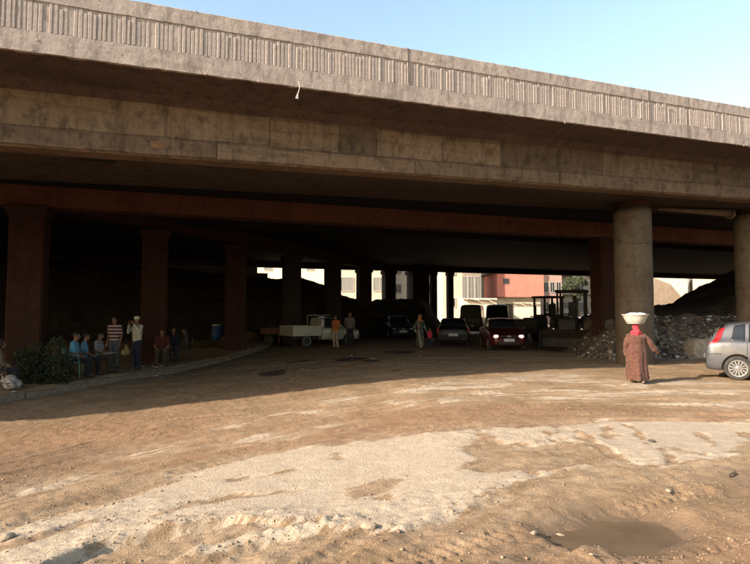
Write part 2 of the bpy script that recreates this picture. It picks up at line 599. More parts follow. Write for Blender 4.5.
for u, v, ru0, rv0 in ((273, 373, 13, 2.6), (352, 359, 16, 1.8), (372, 361, 12, 1.2), (400, 352, 16, 1.2), (300, 362, 14, 1.0), (395, 370, 10, .8)):
    c0, c1, c2_ = ground_px(u, v), ground_px(u + ru0, v), ground_px(u, v - rv0)
    q = ((GX - c0[0]) / (c1[0] - c0[0])) ** 2 + ((GY - c0[1]) / max(c2_[1] - c0[1], .05)) ** 2
    oil = np.maximum(oil, 1 - sst(q + 1.2 * vn(GX, GY, 0.5, 33), 0.5, 1.1))
fattr('oil', oil)
fattr('dust', sst(sd_ + 0.25 * vn(GX, GY, 0.6, 35), -0.85, 0.0))
fattr('red', sst(vn(GX, GY, 2.6, 51) + 0.5 * sst(GY, 6.5, 8) * (1 - sst(GY, 9.5, 11.5)) - 0.12 * np.abs(GX - 0.5) / 4, 0.05, 0.45))

t = NT('dirt_and_sand')
def attr(n):
    a = t.n('ShaderNodeAttribute')
    a.attribute_name = n
    return a.outputs['Fac']
n1 = t.noise(1.3, 6, 0.62)
n2 = t.noise(7, 6, 0.68)
n3 = t.noise(42, 4, 0.7)
def streak(sc, det):
    cb = t.n('ShaderNodeCombineXYZ')
    t.l(t.math('MULTIPLY', attr('ru'), 0.5), cb.inputs[0]); t.l(t.math('MULTIPLY', attr('rv'), 3.0), cb.inputs[1])
    return t.noise(sc, det, 0.66, vec=cb.outputs[0])
nst = streak(2.2, 7)
nst2 = streak(8.0, 5)
dirt = t.mix(t.ramp(n1, 0.34, 0.68), (0.195, 0.126, 0.072, 1), (0.262, 0.178, 0.108, 1))
dirt = t.mix(t.math('MULTIPLY', attr('red'), 0.4), dirt, (0.215, 0.112, 0.064, 1))
dirt = t.mix(t.math('MULTIPLY', t.ramp(nst, 0.55, 0.74), 0.5), dirt, (0.40, 0.285, 0.185, 1))
dirt = t.mix(t.math('MULTIPLY', t.ramp(nst2, 0.54, 0.72), 0.45), dirt, (0.36, 0.255, 0.168, 1))
dirt = t.mix(t.math('MULTIPLY', t.ramp(nst2, 0.48, 0.32), 0.5), dirt, (0.120, 0.075, 0.046, 1))
dirt = t.mix(t.math('MULTIPLY', t.ramp(n2, 0.52, 0.74), 0.6), dirt, (0.125, 0.078, 0.048, 1))
dirt = t.mix(t.math('MULTIPLY', t.ramp(n3, 0.60, 0.72), 0.45), dirt, (0.40, 0.30, 0.21, 1))
dirt = t.mix(t.math('MULTIPLY', attr('wet'), 0.62), dirt, (0.115, 0.079, 0.053, 1))
dirt = t.mix(t.math('MULTIPLY', t.math('MULTIPLY', attr('dust'), t.ramp(nst, 0.36, 0.62)), 0.55), dirt, (0.345, 0.262, 0.178, 1))
dirt = t.mix(t.math('MULTIPLY', attr('oil'), 0.85), dirt, (0.030, 0.024, 0.019, 1))
sandc = t.mix(t.ramp(n2, 0.35, 0.7), (0.405, 0.325, 0.242, 1), (0.335, 0.260, 0.186, 1))
sandc = t.mix(t.math('MULTIPLY', t.ramp(n3, 0.58, 0.72), 0.55), sandc, (0.28, 0.205, 0.14, 1))
sandc = t.mix(t.math('MULTIPLY', t.ramp(nst2, 0.54, 0.70), 0.35), sandc, (0.28, 0.20, 0.135, 1))
sf = t.math('ADD', attr('sand'), t.math('MULTIPLY', t.math('SUBTRACT', nst, 0.5), 1.7))
sf = t.math('ADD', sf, t.math('MULTIPLY', t.math('SUBTRACT', n3, 0.5), 0.5))
sf = t.math('ADD', sf, t.math('MULTIPLY', t.math('SUBTRACT', nst2, 0.5), 1.1))
sf = t.ramp(sf, 0.36, 0.58)
t.l(t.mix(sf, dirt, sandc), t.b.inputs['Base Color'])
t.b.inputs['Specular IOR Level'].default_value = 0.12
t.b.inputs['Roughness'].default_value = 0.95
hh = t.math('ADD', t.math('MULTIPLY', t.noise(24, 6, 0.7), 0.8), t.math('MULTIPLY', t.noise(95, 3, 0.7), 0.35))
t.bump(hh, 0.9, 0.03)
ground = link('ground', me, t.m)
tag(ground, kind='structure')

# muddy puddle
t = NT('muddy_water')
t.l(t.mix(t.ramp(t.noise(2.0, 3), 0.4, 0.65), (0.125, 0.086, 0.054, 1), (0.100, 0.070, 0.045, 1)), t.b.inputs['Base Color'])
t.b.inputs['Roughness'].default_value = 0.10
t.b.inputs['Specular IOR Level'].default_value = 0.5
t.bump(t.noise(9, 2), 0.05, 0.01)
pb = MB()
cx_, cy_ = sum(p[0] for p in PUD) / len(PUD), sum(p[1] for p in PUD) / len(PUD)
ring = [(cx_ + (p[0] - cx_) * 1.4, cy_ + (p[1] - cy_) * 1.4, PUD_Z) for p in PUD]
pb.add([(cx_, cy_, PUD_Z)] + ring, [(0, 1 + i, 1 + (i + 1) % len(ring)) for i in range(len(ring))])
tag(pb.build('puddle', t.m), kind='structure')

# ================================================================== BRIDGE MATERIALS
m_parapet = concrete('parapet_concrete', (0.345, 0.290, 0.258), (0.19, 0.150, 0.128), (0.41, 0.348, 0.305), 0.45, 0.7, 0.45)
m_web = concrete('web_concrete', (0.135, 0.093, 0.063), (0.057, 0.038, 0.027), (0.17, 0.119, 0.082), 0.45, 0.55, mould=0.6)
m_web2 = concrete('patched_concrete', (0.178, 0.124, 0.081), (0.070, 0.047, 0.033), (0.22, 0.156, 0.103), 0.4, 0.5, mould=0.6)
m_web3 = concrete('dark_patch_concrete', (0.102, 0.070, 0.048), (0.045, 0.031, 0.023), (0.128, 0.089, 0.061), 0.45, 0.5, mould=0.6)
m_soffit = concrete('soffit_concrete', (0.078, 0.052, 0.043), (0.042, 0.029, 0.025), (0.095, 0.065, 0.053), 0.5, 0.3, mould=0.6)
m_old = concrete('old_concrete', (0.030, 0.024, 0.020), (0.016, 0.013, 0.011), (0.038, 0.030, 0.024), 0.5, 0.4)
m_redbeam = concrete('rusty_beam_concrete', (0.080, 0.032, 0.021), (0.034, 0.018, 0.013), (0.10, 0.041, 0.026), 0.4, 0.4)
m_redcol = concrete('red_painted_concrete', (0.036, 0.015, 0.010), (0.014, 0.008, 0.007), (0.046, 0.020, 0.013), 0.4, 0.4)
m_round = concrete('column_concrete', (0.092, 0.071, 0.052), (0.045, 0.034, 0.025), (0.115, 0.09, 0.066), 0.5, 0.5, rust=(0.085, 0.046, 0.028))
m_shade = concrete('shade_tone_concrete', (0.014, 0.012, 0.011), (0.009, 0.008, 0.007), (0.018, 0.015, 0.013), 0.5, 0.4)  # deep shade under the deck put into the base colour
m_joint = mat('dark_joint', (0.09, 0.07, 0.055), scale=9, rough=0.95)  # plain dark tone of the parapet joints

# ================================================================== NEAR BRIDGE
A1 = R(66.5)
d1 = Vector((math.sin(A1), math.cos(A1), 0)); n1v = Vector((-math.cos(A1), math.sin(A1), 0))
S_REF = 12.0 * math.cos(A1)
def B1(s, p, z):
    v = d1 * s + n1v * p
    return Vector((v.x, v.y, z + 0.033 * (max(s, -9) - S_REF)))
S0, S1 = -42.0, 75.0
D = 11.0
ZB, ZT = 6.41, 7.64                     # parapet bottom and top at S_REF
bridge = empty('road_bridge', (0, 0, 0), 0, 'concrete road bridge with ribbed parapet and deep brown girder above the dirt', 'bridge')

def sweep(prof, s0, s1, step=2.0):
    n = max(1, int((s1 - s0) / step))
    return [[B1(s0 + (s1 - s0) * k / n, p, z) for p, z in prof] for k in range(n + 1)]

RH0, RH1 = ZB + 0.37, ZB + 0.92          # grooved field
par_prof = [(D, ZB), (D, RH0), (D + 0.022, RH0 + 0.01), (D + 0.022, RH1 - 0.01), (D, RH1), (D + 0.004, ZT - 0.02), (D + 0.03, ZT),
            (D + 0.26, ZT), (D + 0.28, ZT - 0.03), (D + 0.28, ZB + 0.30), (D + 0.28, ZB + 0.012)]
def rough_sweep(prof, s0, s1, step, jig):
    n = int((s1 - s0) / step); out = []
    r_ = random.Random(5)
    for k in range(n + 1):
        q = s0 + (s1 - s0) * k / n
        out.append([B1(q, p + r_.uniform(-1, 1) * jig.get(i, (0, 0))[0], z + r_.uniform(-1, 1) * jig.get(i, (0, 0))[1]) for i, (p, z) in enumerate(prof)])
    return out
parapet = MB().loft(rough_sweep(par_prof, S0, S1, 0.13, {0: (.003, .005), 1: (.002, .008), 4: (.002, .008), 5: (.004, .006), 6: (.008, .006), 7: (.01, .006)})).build('parapet', m_parapet, bridge)
# ribs standing in the grooved field, each one a piece
pitch, nr = 0.0785, 298
rib_var = []
for k in range(8):
    r_ = random.Random(50 + k)
    w, dep, h = r_.uniform(0.050, 0.064), r_.uniform(0.012, 0.0205), RH1 - RH0 - 0.024
    t0, t1 = r_.uniform(0, .03), r_.uniform(0, .03)
    zz = [0, h * 0.35, h * 0.7, h]
    rr = []
    for z in zz:
        j = r_.uniform(-.003, .003)
        e = dep * r_.uniform(0.8, 1.0)
        rr.append([(-w / 2 + j, 0.0, z), (-w / 2 + 0.006 + j, -e, z), (w / 2 - 0.006 + j, -e, z), (w / 2 + j, 0.0, z)])
    mb = MB().loft(rr)
    me_ = mb.mesh('rib')
    me_.materials.append(m_parapet)
    rib_var.append(me_)
rot_b1 = math.atan2(d1.y, d1.x)
s = -3.2
for k in range(nr):
    s += pitch * (1 + rnd.uniform(-0.06, 0.06))
    if rnd.random() < 0.05:
        continue
    o = link('rib', rnd.choice(rib_var), None, parapet)
    o.location = B1(s, D + 0.0225, RH0 + 0.012)
    o.rotation_euler = (0, 0, rot_b1)
    o.scale = (rnd.choice([0.8, 0.95, 1.0, 1.05, 1.12]), rnd.uniform(0.30, 1.0), rnd.choice([.86, .94, .98, 1.0, 1.02]))
mb = MB()
for a, b in ((S0 + 1, -3.3), (s + 0.1, S1 - 1)):
    q = a
    while q < b:
        q += pitch
        c = B1(q, D + 0.0225, (RH0 + RH1) / 2)
        mb.box(c - n1v * 0.008, (0.046, 0.017, RH1 - RH0 - 0.024), rot_b1)
tag(mb.build('ribs', m_parapet, parapet), kind='stuff')
# plaster spalls and lumps of mortar on the parapet face
spall = [rock_mesh('mortar_lump', 70 + k, 0.5, 1, 0.35) for k in range(4)]
for m_ in spall: m_.materials.append(m_parapet)
for k in range(60):
    q = rnd.uniform(-3, 19)
    z = rnd.choice([ZB + rnd.uniform(0.0, 0.06), ZT - rnd.uniform(0, 0.05), ZB + rnd.uniform(0.1, 1.1), RH0 + rnd.uniform(-.03, .04)])
    o = link('mortar_lump', spall[k % 4], None, parapet)
    o.location = B1(q, D + 0.004, z)
    o.rotation_euler = (rnd.uniform(0, 6), rnd.uniform(0, 6), rnd.uniform(0, 6))
    sc = rnd.uniform(0.008, 0.022)
    o.scale = (sc * rnd.uniform(1, 2.2), sc, sc * 1.3)
# vertical joints in the parapet
for q in (5.6, 13.1):
    MB().box(B1(q, D - 0.002, (ZB + ZT) / 2 + 0.2), (0.014, 0.008, 0.80), rot_b1).build('joint', m_joint, parapet)

PW = 12.29                               # web plane
ZW1, ZW0 = 6.21, 5.08
deck_prof = [(D + 0.02, ZB + 0.006), (PW - 0.10, ZW1 + 0.10), (PW, ZW1), (PW, ZW1 + 0.4), (17.9, ZW1 + 0.4), (17.9, ZB + 0.55), (D + 0.29, ZB + 0.55), (D + 0.29, ZB + 0.25), (D + 0.02, ZB + 0.25)]
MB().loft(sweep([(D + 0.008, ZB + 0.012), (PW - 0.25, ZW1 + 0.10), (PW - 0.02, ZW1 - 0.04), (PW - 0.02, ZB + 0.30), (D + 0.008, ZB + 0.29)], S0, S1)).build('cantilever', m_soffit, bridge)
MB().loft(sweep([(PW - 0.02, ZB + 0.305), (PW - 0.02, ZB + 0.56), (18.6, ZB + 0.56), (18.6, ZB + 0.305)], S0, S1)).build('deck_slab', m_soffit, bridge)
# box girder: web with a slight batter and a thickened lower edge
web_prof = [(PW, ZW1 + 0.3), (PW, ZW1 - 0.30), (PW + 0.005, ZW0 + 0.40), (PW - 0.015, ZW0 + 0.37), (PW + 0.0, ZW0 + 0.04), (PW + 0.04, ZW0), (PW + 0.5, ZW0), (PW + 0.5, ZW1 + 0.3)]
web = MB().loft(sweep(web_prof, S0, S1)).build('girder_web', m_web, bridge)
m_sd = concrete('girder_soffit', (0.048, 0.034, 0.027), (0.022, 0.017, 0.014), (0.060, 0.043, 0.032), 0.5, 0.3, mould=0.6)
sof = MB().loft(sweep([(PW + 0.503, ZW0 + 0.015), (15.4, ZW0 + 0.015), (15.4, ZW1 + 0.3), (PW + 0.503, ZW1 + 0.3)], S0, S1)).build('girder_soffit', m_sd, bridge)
# formwork panels and patches standing slightly proud of the web
pan = [(-3.4, 0.55, 0.42, 1.12, m_web2), (0.62, 2.75, 0.42, 1.06, m_web2), (2.78, 4.4, 0.41, 1.02, m_web2), (4.44, 5.35, 0.40, 1.10, m_web3), (5.4, 7.2, 0.41, 1.04, m_web2),
       (7.25, 9.0, 0.42, 1.0, m_web2), (9.05, 12.6, 0.41, 1.10, m_web3), (12.65, 16.5, 0.42, 1.06, m_web), (16.55, 20, 0.42, 1.08, m_web3),
       (-3.4, 1.6, 0.04, 0.355, m_web), (1.63, 6.4, 0.04, 0.352, m_web2), (6.43, 11.0, 0.04, 0.355, m_web), (11.03, 20.0, 0.04, 0.352, m_web)]
for a, b, z0, z1, mm in pan:
    n = max(2, int((b - a) / 0.5))
    pr = rnd.uniform(0.010, 0.018) + (0.016 if z1 < 0.4 else 0.0)
    rings = []
    for k in range(n + 1):
        q = a + (b - a) * k / n
        j0, j1 = rnd.uniform(-.012, .012), rnd.uniform(-.022, .022)
        rings.append([B1(q, PW - pr, ZW0 + z0 + j0), B1(q, PW - pr, ZW0 + z1 + j1), B1(q, PW + 0.03, ZW0 + z1 + j1 + 0.006), B1(q, PW + 0.03, ZW0 + z0 + j0 - 0.006)])
    MB().loft(rings).build('web_panel', mm, web)
m_orange = mat('orange_stain', (0.20, 0.105, 0.045), (0.13, 0.08, 0.045), 8, 0.9)
MB().prism(None, ([B1(0.42 + x, PW - 0.040, ZW0 + 0.24 + z) for x, z in ((-.13, -.07), (.02, -.085), (.12, -.06), (.13, .05), (.03, .075), (-.06, .06), (-.12, .08))], [B1(0.42 + x, PW - 0.02, ZW0 + 0.24 + z) for x, z in ((-.13, -.07), (.02, -.085), (.12, -.06), (.13, .05), (.03, .075), (-.06, .06), (-.12, .08))])).build('orange_patch', m_orange, web)
# drain slot in the soffit
m_black = mat('soot_black', (0.012, 0.011, 0.010), scale=5, rough=0.9)
MB().box(B1(-0.75, PW + 0.75, ZW0 + 0.008), (0.75, 0.16, 0.02), rot_b1).build('drain_slot', m_black, sof)
# steel bearing bracket and pipe below the girder, beside the round column
PC = 13.85
m_rust = mat('rusty_pipe', (0.13, 0.10, 0.072), (0.08, 0.058, 0.043), 7, 0.8, 0.3)
def col_at(u, p):
    ray = Vector(((u - 375) / F, 1, 0))
    tt = p / ray.dot(n1v)
    return ray * tt
c1 = col_at(634, PC); c2 = col_at(754, PC)
def round_column(c, r, top, label):
    zb = gz(c.x, c.y) - 0.4
    e = empty('bridge_column', (c.x, c.y, zb), 0, label, 'column', 'round columns carrying the road bridge')
    H = top - zb
    prof = [(r * 1.004, 0)]
    for k in range(1, 25):
        prof.append((r * (1 + 0.006 * math.sin(k * 1.7)), H * k / 24 - 0.25 * (k == 24)))
    mb = MB().lathe(prof, 40)
    mb.build('shaft', m_round, e, smooth=True)
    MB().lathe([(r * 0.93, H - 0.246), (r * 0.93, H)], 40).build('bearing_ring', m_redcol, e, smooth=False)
    for k in range(1, 4):
        zz = H * k / 4
        MB().lathe([(r * 1.012, zz - 0.012), (r * 1.016, zz), (r * 1.012, zz + 0.012)], 40).build('pour_joint', m_web3, e, smooth=True)
    return e
s_c1, s_c2 = c1.dot(d1), c2.dot(d1)
z_at = lambda s_: ZW0 + 0.033 * (s_ - S_REF)
round_column(c1, 0.60, z_at(s_c1) + 0.01, 'thick round concrete column standing between woman and rubble heap')
round_column(c2, 0.60, z_at(s_c2) + 0.01, 'thick round concrete column rising behind the grey hatchback')
pt = MB().tube([B1(s_c1 + 1.6, PC + 0.3, ZW0 - 0.10), B1(s_c1 + 3.4, PC + 0.2, ZW0 - 0.12), B1(s_c1 + 5.2, PC + 0.15, ZW0 - 0.14)], [0.05, 0.09, 0.15], 14)
pt.build('drain_pipe', m_rust, bridge, smooth=True)
MB().lathe([(0.20, -0.06), (0.20, 0.06)], 18).build('pipe_collar', m_rust, bridge, loc=B1(s_c1 + 5.25, PC + 0.15, ZW0 - 0.16)).rotation_euler = (R(90), 0, rot_b1 + R(90))
# white shred of plastic caught on the parapet
m_plastic = mat('white_plastic', (0.50, 0.48, 0.44), (0.36, 0.34, 0.31), 12, 0.6)
pl = MB()
q0 = B1(3.05, D - 0.03, ZB + 0.10)
rings = []
for k in range(9):
    a = k / 8
    w = 0.008 + (0.03 * max(0, (a - 0.6) / 0.4) if a > 0.6 else 0.004 * math.sin(a * 9))
    c = q0 + d1 * (0.02 * math.sin(a * 5)) + Vector((0, 0, -0.36 * a)) - n1v * 0.02 * math.sin(a * 4)
    rings.append([c - d1 * w - n1v * 0.006, c + d1 * w * 0.4 - n1v * 0.012, c + d1 * w + n1v * 0.006, c - d1 * w * 0.3 + n1v * 0.01])
pl.loft(rings)
tag(pl.build('plastic_shred', m_plastic), 'small white plastic shred hanging from the parapet bottom edge', 'litter')

# ================================================================== OLD WIDE VIADUCT BEHIND
A2 = R(70.5)
d2 = Vector((math.sin(A2), math.cos(A2), 0)); n2v = Vector((-math.cos(A2), math.sin(A2), 0))
rot_b2 = math.atan2(d2.y, d2.x)
def B2(s, p, z):
    v = d2 * s + n2v * p
    return Vector((v.x, v.y, z))
T0, T1 = -46.0, 78.0
P2A, P2B = 18.0, 42.7
ZS, ZBM = 5.47, 4.85
old = empty('old_viaduct', (0, 0, 0), 0, 'wide low viaduct on rows of square columns under dark deck', 'bridge')
def bar(name, s0, s1, p0, p1, z0, z1, m, parent):
    a = [B2(s0, p0, z0), B2(s0, p1, z0), B2(s0, p1, z1), B2(s0, p0, z1)]
    b = [B2(s1, p0, z0), B2(s1, p1, z0), B2(s1, p1, z1), B2(s1, p0, z1)]
    return MB().prism(None, (a, b)).build(name, m, parent)
bar('deck_slab', T0, T1, P2A, P2B, ZS, ZS + 0.35, m_shade, old)
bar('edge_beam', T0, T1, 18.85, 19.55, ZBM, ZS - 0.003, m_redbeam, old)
bar('sky_gap_blocker', T0, 5.0, 18.02, 18.24, ZS + 0.353, 6.25, m_old, old)  # added upright strips, block the sky light between the two decks
bar('sky_gap_blocker', 5.003, T1, 18.02, 18.24, ZS + 0.353, 6.8, m_old, old)
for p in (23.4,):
    bar('deck_beam', T0, T1, p, p + 0.6, ZS - 0.28, ZS - 0.003, m_shade, old)
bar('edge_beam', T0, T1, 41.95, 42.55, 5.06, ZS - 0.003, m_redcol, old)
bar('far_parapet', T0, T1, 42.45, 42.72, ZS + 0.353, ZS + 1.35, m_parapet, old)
# column rows: (first column x, y), step
row_dir = Vector((0.402, 1.0, 0))
sq_col = None
def square_column(x, y, w, m, label, group, top=None):
    zb = min(gz(x, y), gz(x + .4, y), gz(x - .4, y)) - 0.15
    top = ZBM if top is None else top
    e = empty('viaduct_column', (x, y, zb), rot_b2, label, 'column', group)
    h = top - zb
    rr = []
    for k in range(9):
        z = (h - 0.30) * k / 8
        ww = w / 2 * (1 + rnd.uniform(-.008, .008))
        c = 0.05
        rr.append([(-ww + c, -ww, z), (ww - c, -ww, z), (ww, -ww + c, z), (ww, ww - c, z), (ww - c, ww, z), (-ww + c, ww, z), (-ww, ww - c, z), (-ww, -ww + c, z)])
    MB().loft(rr).build('shaft', m, e)
    MB().box((0, 0, h - 0.149), (w * 1.16, w * 1.16, 0.294)).build('column_head', m, e, bevel=0.03)
    return e
nm = ['first', 'second', 'third', 'fourth', 'fifth', 'sixth', 'seventh']
for k in range(7):
    x, y = -10.35 + 1.91 * k, 16.7 + 4.75 * k
    lab = ['reddish square column behind the dark green bush', 'reddish square column behind the red chair sitter', 'dark square column beside the blue drum',
           'dark square column behind the white pickup bed', 'dark square column behind the white pickup cab', 'dark square column beyond the pickup and the dirt heap', 'dark square column at the far edge beam'][k]
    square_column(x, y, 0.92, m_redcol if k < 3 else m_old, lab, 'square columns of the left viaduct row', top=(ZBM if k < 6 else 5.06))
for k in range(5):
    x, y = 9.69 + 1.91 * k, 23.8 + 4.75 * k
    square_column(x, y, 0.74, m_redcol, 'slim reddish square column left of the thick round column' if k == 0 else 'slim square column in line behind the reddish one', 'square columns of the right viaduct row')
# cross beams over the rows
for x0, y0 in ((-10.35, 16.7), (9.69, 23.8)):
    mb = MB()
    a = Vector((x0, y0, 0)) + row_dir * 0.9; b = Vector((x0, y0, 0)) + row_dir * 26.5
    dr = row_dir.normalized(); nn = Vector((dr.y, -dr.x, 0)) * 0.32
    mb.prism(None, ([a + nn + Vector((0, 0, ZBM + .06)), a - nn + Vector((0, 0, ZBM + .06)), a - nn + Vector((0, 0, ZS - .006)), a + nn + Vector((0, 0, ZS - .006))],
                    [b + nn + Vector((0, 0, ZBM + .06)), b - nn + Vector((0, 0, ZBM + .06)), b - nn + Vector((0, 0, ZS - .006)), b + nn + Vector((0, 0, ZS - .006))]))
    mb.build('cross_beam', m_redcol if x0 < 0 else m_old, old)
# pillars at the far edge
for i, (u, w) in enumerate(((418, 1.45), (433.5, 0.5), (450, 0.5))):
    ray = Vector(((u - 375) / F, 1, 0))
    p = ray * (42.2 / ray.dot(n2v))
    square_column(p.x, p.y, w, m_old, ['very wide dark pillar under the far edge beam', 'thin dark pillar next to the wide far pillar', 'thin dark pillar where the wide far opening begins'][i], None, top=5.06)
# closing wall along the far left side, plus an unseen end wall added to block daylight
m_stone = concrete('wall_block_concrete', (0.13, 0.105, 0.085), (0.07, 0.055, 0.045), (0.17, 0.135, 0.11), 0.6, 0.4)
ray = Vector(((257 - 375) / F, 1, 0)); wl = ray * (42.3 / ray.dot(n2v)); sw = wl.dot(d2)
wall = empty('retaining_wall', (0, 0, 0), 0, 'dark concrete wall closing the far left side under the viaduct', 'wall')
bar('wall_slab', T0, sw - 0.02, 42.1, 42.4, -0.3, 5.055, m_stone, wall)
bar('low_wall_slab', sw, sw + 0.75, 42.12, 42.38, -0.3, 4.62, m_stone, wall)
wall2 = empty('added_end_wall', (0, 0, 0), 0, 'added concrete wall blocking light at the unseen left end', 'wall')
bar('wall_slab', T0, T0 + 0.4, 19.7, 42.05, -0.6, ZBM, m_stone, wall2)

# ================================================================== HEAPS
def heap(name, label, cat, x0, x1, y0, y1, res, fn, m, seed):
    xs = np.linspace(x0, x1, int((x1 - x0) / res) + 2); ys_ = np.linspace(y0, y1, int((y1 - y0) / res) + 2)
    X, Y = np.meshgrid(xs, ys_)
    hgt = fn(X, Y)
    Z = base_h(X, Y) + 0.21 * plat(X, Y) + np.where(hgt > 0.02, hgt + (0.30 * vn(X, Y, 0.9, seed) + 0.16 * vn(X, Y, 0.35, seed + 1) + 0.09 * vn(X, Y, 0.15, seed + 2)) * np.clip(hgt * 1.5, 0, 1), hgt) - 0.1
    vs_ = np.stack([X, Y, Z], -1).reshape(-1, 3)
    n, k = X.shape[1], X.shape[0]
    fs = [(j * n + i, j * n + i + 1, (j + 1) * n + i + 1, (j + 1) * n + i) for j in range(k - 1) for i in range(n - 1)]
    me_ = bpy.data.meshes.new(name)
    me_.from_pydata(vs_.tolist(), [], fs)
    me_.update()
    return me_
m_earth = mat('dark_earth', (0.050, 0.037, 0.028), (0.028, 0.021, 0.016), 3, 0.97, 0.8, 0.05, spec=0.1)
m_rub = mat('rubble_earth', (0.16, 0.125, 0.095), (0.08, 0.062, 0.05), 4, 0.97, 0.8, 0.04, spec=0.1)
# long dark mound before the far left openings
def f1(X, Y):
    u = 375 + F * X / Y
    top = np.interp(u, [100, 240, 285, 300, 328, 341, 358, 372, 400, 425, 450], [5.1, 4.3, 4.22, 4.2, 3.75, 3.1, 2.75, 2.7, 2.75, 2.6, 0.0])
    P = -X * math.cos(A2) + Y * math.sin(A2)
    sh = sst(P, 33.5, 39.8) * (1 - sst(P, 40.4, 44.5))
    return top * sh
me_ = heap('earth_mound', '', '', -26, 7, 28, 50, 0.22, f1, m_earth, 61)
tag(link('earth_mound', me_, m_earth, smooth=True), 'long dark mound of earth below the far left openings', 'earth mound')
# dark mound rising to the right behind the rubble
def f2(X, Y):
    ridge = np.interp(X, [10.5, 12.5, 14.5, 17.2, 18.3, 19.9, 21.6, 23, 26, 34], [0.2, 1.6, 1.95, 2.25, 2.8, 3.55, 4.45, 4.75, 4.75, 4.6])
    return ridge * sst(Y + 0.12 * (X - 12), 25.0, 29.0) * (1 - sst(Y, 33, 37)) * sst(X, 10.4, 12)
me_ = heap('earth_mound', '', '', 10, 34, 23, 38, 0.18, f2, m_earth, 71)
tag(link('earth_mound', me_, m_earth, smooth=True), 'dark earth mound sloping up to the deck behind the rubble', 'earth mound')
# rubble heap between the round columns
def f3(X, Y):
    fx = sst(X, 8.0, 10.4) * (1 - 0.25 * sst(X, 16, 20))
    front = 20.6 + 0.20 * (X - 10)
    return 1.55 * fx * (0.35 * sst(Y - front, 0.0, 0.9) + 0.65 * sst(Y - front, 0.3, 3.2)) * (1 - sst(Y, 26.5, 30))
me_ = heap('rubble_heap', '', '', 7.6, 24, 19.6, 30, 0.14, f3, m_rub, 81)
rub = empty('rubble_heap', (12.5, 22.5, 0), 0, 'grey brown heap of broken stones and rubbish between round columns', 'rubble heap')
o = link('earth', me_, m_rub, rub, smooth=True); o.location = (-12.5, -22.5, 0)
m_rocks = [mat('stone_grey', (0.20, 0.17, 0.14), (0.11, 0.09, 0.075), 5, 0.95, 0.5), mat('stone_brown', (0.15, 0.115, 0.085), (0.08, 0.06, 0.047), 5, 0.95, 0.5),
           mat('stone_dark', (0.09, 0.078, 0.068), (0.05, 0.043, 0.038), 5, 0.95, 0.5), mat('stone_pale', (0.30, 0.26, 0.215), (0.19, 0.16, 0.13), 5, 0.95, 0.5)]
rocks = []
for k in range(12):
    me_ = rock_mesh('stone', 100 + k, 0.75, 1, 0.33)
    me_.materials.append(m_rocks[[0, 1, 2, 0, 1, 3, 2, 0, 1, 2, 0, 3][k]])
    rocks.append(me_)
def heap_z(X, Y):
    a, b = np.array([X]), np.array([Y])
    return float(base_h(a, b)[0] + f3(a, b)[0]) - 0.05
for k in range(290):
    x = rnd.uniform(8.6, 18.5); y = 20.5 + 0.20 * (x - 10) + abs(rnd.gauss(0, 1)) * 1.5
    o = link('stone', rocks[rnd.randrange(12)], None, rub)
    sc = min(0.34, 0.075 * math.exp(rnd.gauss(0, 0.55)))
    o.location = Vector((x, y, heap_z(x, y) + sc * 0.45)) - Vector((12.5, 22.5, 0))
    o.rotation_euler = (rnd.uniform(0, 6), rnd.uniform(0, 6), rnd.uniform(0, 6))
    o.scale = (sc * 1.2, sc, sc)
# fine rubble and rubbish
def scatter(name, n, place, size, seed, flat=0.6):
    """many small clods in one mesh, numpy only"""
    rs = np.random.RandomState(seed)
    bm = bmesh.new(); bmesh.ops.create_icosphere(bm, subdivisions=1, radius=1.0)
    bv = np.array([v.co[:] for v in bm.verts]); bf = np.array([[v.index for v in f.verts] for f in bm.faces]); bm.free()
    pos = place(rs, n)
    n = len(pos)
    sc = size(rs, n)
    V = bv[None] * (1 + rs.uniform(-.38, .38, (n, len(bv), 1)))
    V = V * (sc[:, None] * np.stack([rs.uniform(.8, 1.5, n), rs.uniform(.7, 1.2, n), flat * rs.uniform(.6, 1.3, n)], -1))[:, None, :]
    a = rs.uniform(0, 6.28, n); ca, sa = np.cos(a)[:, None], np.sin(a)[:, None]
    X = V[..., 0] * ca - V[..., 1] * sa; Y = V[..., 0] * sa + V[..., 1] * ca
    V = np.stack([X, Y, V[..., 2]], -1) + pos[:, None, :]
    Fc = (bf[None] + (np.arange(n) * len(bv))[:, None, None]).reshape(-1, 3)
    me2 = bpy.data.meshes.new(name)
    V = V.reshape(-1, 3)
    me2.vertices.add(len(V)); me2.vertices.foreach_set('co', V.astype(np.float32).ravel())
    me2.loops.add(len(Fc) * 3); me2.loops.foreach_set('vertex_index', Fc.astype(np.int32).ravel())
    me2.polygons.add(len(Fc)); me2.polygons.foreach_set('loop_start', np.arange(0, len(Fc) * 3, 3, dtype=np.int32))
    me2.update(calc_edges=True)
    return me2
def var_mat(name, cols, rough=0.95):
    t = NT(name)
    ge = t.n('ShaderNodeNewGeometry')
    cr = t.n('ShaderNodeValToRGB')
    cr.color_ramp.interpolation = 'CONSTANT'
    while len(cr.color_ramp.elements) < len(cols):
        cr.color_ramp.elements.new(0.5)
    for i, c in enumerate(cols):
        cr.color_ramp.elements[i].position = i / len(cols)
        cr.color_ramp.elements[i].color = c + (1,)
    t.l(ge.outputs['Random Per Island'], cr.inputs[0])
    n = t.noise(14, 4)
    t.l(t.mix(t.math('MULTIPLY', t.ramp(n, 0.4, 0.7), 0.4), cr.outputs[0], (0.10, 0.08, 0.06, 1)), t.b.inputs['Base Color'])
    t.b.inputs['Roughness'].default_value = rough
    t.b.inputs['Specular IOR Level'].default_value = 0.15
    MATS[name] = t.m
    return t.m
